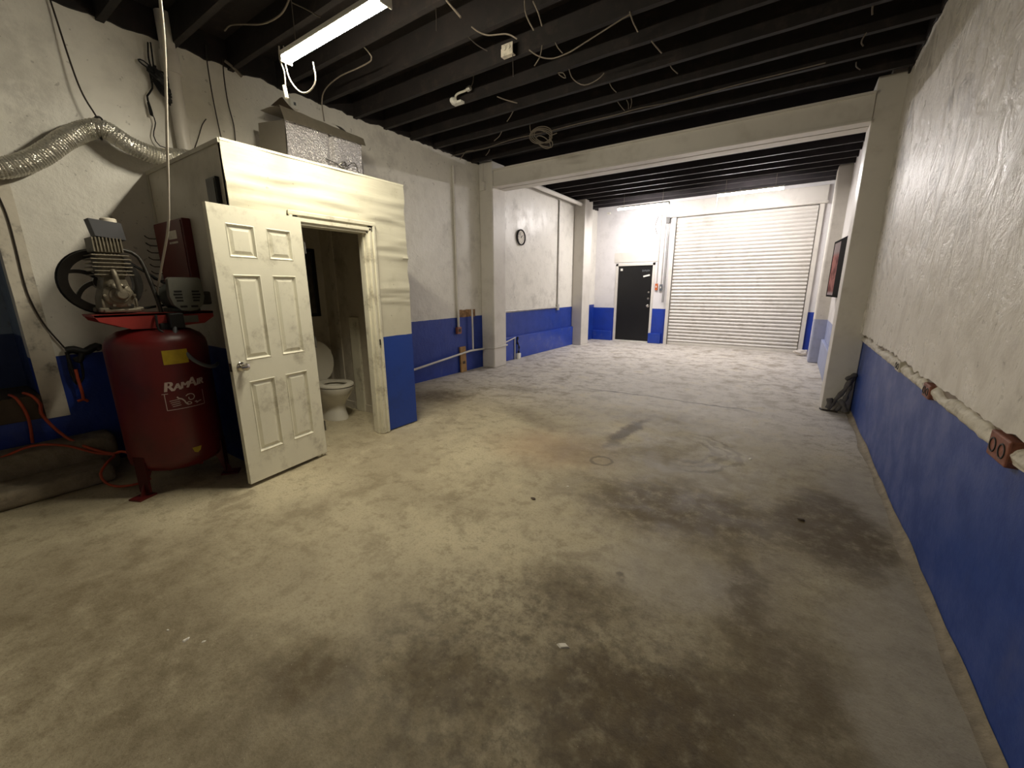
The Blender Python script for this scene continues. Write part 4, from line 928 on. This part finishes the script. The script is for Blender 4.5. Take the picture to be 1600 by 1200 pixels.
hang('cable_stub', 'bent stub just above the beam near the right pillar', [(1338, 97), (1338, 104), (1344, 109)], .007)
la = [on(u, v, Z=ZJ-.012) for u, v in ((690, 248), (728, 238), (760, 231), (800, 218), (850, 207), (905, 193), (960, 180), (1000, 169), (1060, 157), (1150, 133), (1230, 113), (1290, 98))]
cable('ceiling_cable', 'long straight cable along the last joist in front of the beam', la, .0055, M['grey_cable'])
ca = on(828, 198, Z=ZJ); t = thing('wire_coil', 'coil of pale wire hanging under the ceiling before the beam', 'wire', ca)
m = MB(); m.tube([Vector((0, 0, ZD-ZJ)), Vector((0, 0, 0)), on(829, 206, Y=ca.y)-ca], .006, 6, False)
for q in range(5):
    u0, v0, ru, rv, tt = 845+q, 213+q*.8-2, 18-q*1.2, 13-q*1.5, .25*q-.3
    m.tube([on(u0+ru*math.cos(a*.5236)*math.cos(tt)-rv*math.sin(a*.5236)*math.sin(tt), v0+ru*math.cos(a*.5236)*math.sin(tt)+rv*math.sin(a*.5236)*math.cos(tt)+8*(q == 4), Y=ca.y+.01*q)-ca for a in range(12)], .006, 6, True, True)
m.tube([on(u, v, Y=ca.y)-ca for u, v in ((838, 222), (848, 228), (862, 230), (863, 222), (858, 214), (870, 208))], .006, 6)
m.build('loops', M['grey_cable'], t)
jb = on(795, 84, Z=ZJ); t = thing('junction_box', 'pale metal junction box with open knockouts on a ceiling joist', 'junction box', jb)
m = MB(); m.box(-.06, .06, -.03, -.022, -.015, .07); m.box(-.06, .06, -.03, .02, -.022, -.015); m.box(-.066, -.06, -.03, .02, -.022, .04); m.build('box', M['trim_old'], t)
for s in (-1, 1): MB().lathe([(0, 0), (.016, 0), (.016, .01), (0, .012)], 14, T(.022*s, -.03, .035) @ Matrix.Rotation(math.pi/2, 4, 'X')).build('knockout', M['white_cable'], t)
MB().tube([(.05, -.01, -.02), (.055, -.01, -.2)], .004, 6, False).build('lead', M['dark_cable'], t)
jb = on(716, 160, Z=ZJ); t = thing('lamp_holder', 'white lamp holder on a joist with a curled lead to a plug', 'lamp holder', jb)
MB().box(-.07, .07, -.04, .03, -.02, .004, bev=.004).build('base', M['white_plastic'], t)
MB().lathe([(.035, 0), (.04, .02), (.028, .05), (.02, .06), (0, .06)], 16, T(-.02, -.04, .0) @ Matrix.Rotation(math.pi/2, 4, 'X')).build('socket', M['white_plastic'], t, 40)
e = [on(u, v, Y=jb.y-.05)-jb for u, v in ((712, 156), (712, 150), (716, 146), (724, 143), (730, 140))]
MB().tube(e, .012, 8).build('lead', M['white_cable'], t, 60); MB().tube([e[-1], on(735, 137, Y=jb.y-.05)-jb], .026, 8, False).build('plug', M['galv'], t, 40)
MB().tube([on(735, 137, Y=jb.y-.05)-jb, on(739, 128, Y=jb.y-.05)-jb, on(740, 112, Y=jb.y-.05)-jb], .005, 6).build('feed_wire', M['grey_cable'], t)

# ------------------------------------------------------------------ litter on the floor
scraps = [(880, 1010, .03, 'largest white paper scrap on the floor by the dark oil stain'), (1172, 717, .028, 'small white scrap on the bare floor in front of the right pillar'),
          (290, 1000, .022, 'white scrap at the near left of the floor, biggest of a scatter'), (262, 985, .012, 'small white scrap left of the biggest scrap in the scatter'),
          (318, 1003, .012, 'small white scrap right of the biggest scrap in the scatter'), (887, 760, .014, 'tiny pale scrap in the middle of the floor left of the tyre marks')]
for u, v, sz, lb in scraps:
    p = on(u, v, Z=0); m = MB(); k = random.Random(u)
    n = 6; ring = [m.bm.verts.new((sz*k.uniform(.5, 1)*math.cos(a*2*math.pi/n), sz*.6*k.uniform(.5, 1)*math.sin(a*2*math.pi/n), .0)) for a in range(n)]
    top = [m.bm.verts.new((q.co.x*.7, q.co.y*.7, sz*.22*k.uniform(.5, 1.4))) for q in ring]
    m.bm.faces.new(ring[::-1]); m.bm.faces.new(top)
    for a in range(n): m.bm.faces.new((ring[a], ring[(a+1) % n], top[(a+1) % n], top[a]))
    o = m.build('paper_scrap', M['paper']); o.location = (p.x, p.y, .0005); o.rotation_euler = (0, 0, k.uniform(0, 3)); tag(o, lb, 'scrap', 'scraps on the floor')
for u, v, sz, lb in ((833, 780, .02, 'dark chip on the floor left of centre'), (1252, 813, .022, 'dark chip on the floor near the damp patch')):
    p = on(u, v, Z=0); m = MB(); bmesh.ops.create_icosphere(m.bm, subdivisions=2, radius=sz)
    for q in m.bm.verts: q.co = Vector((q.co.x, q.co.y*.6, q.co.z*.3))*(1+.4*noise.noise(q.co*60))
    zz = min(q.co.z for q in m.bm.verts)
    o = m.build('dark_chip', M['sill'], None, 60); o.location = (p.x, p.y, -zz); tag(o, lb, 'chip', 'chips on the floor')
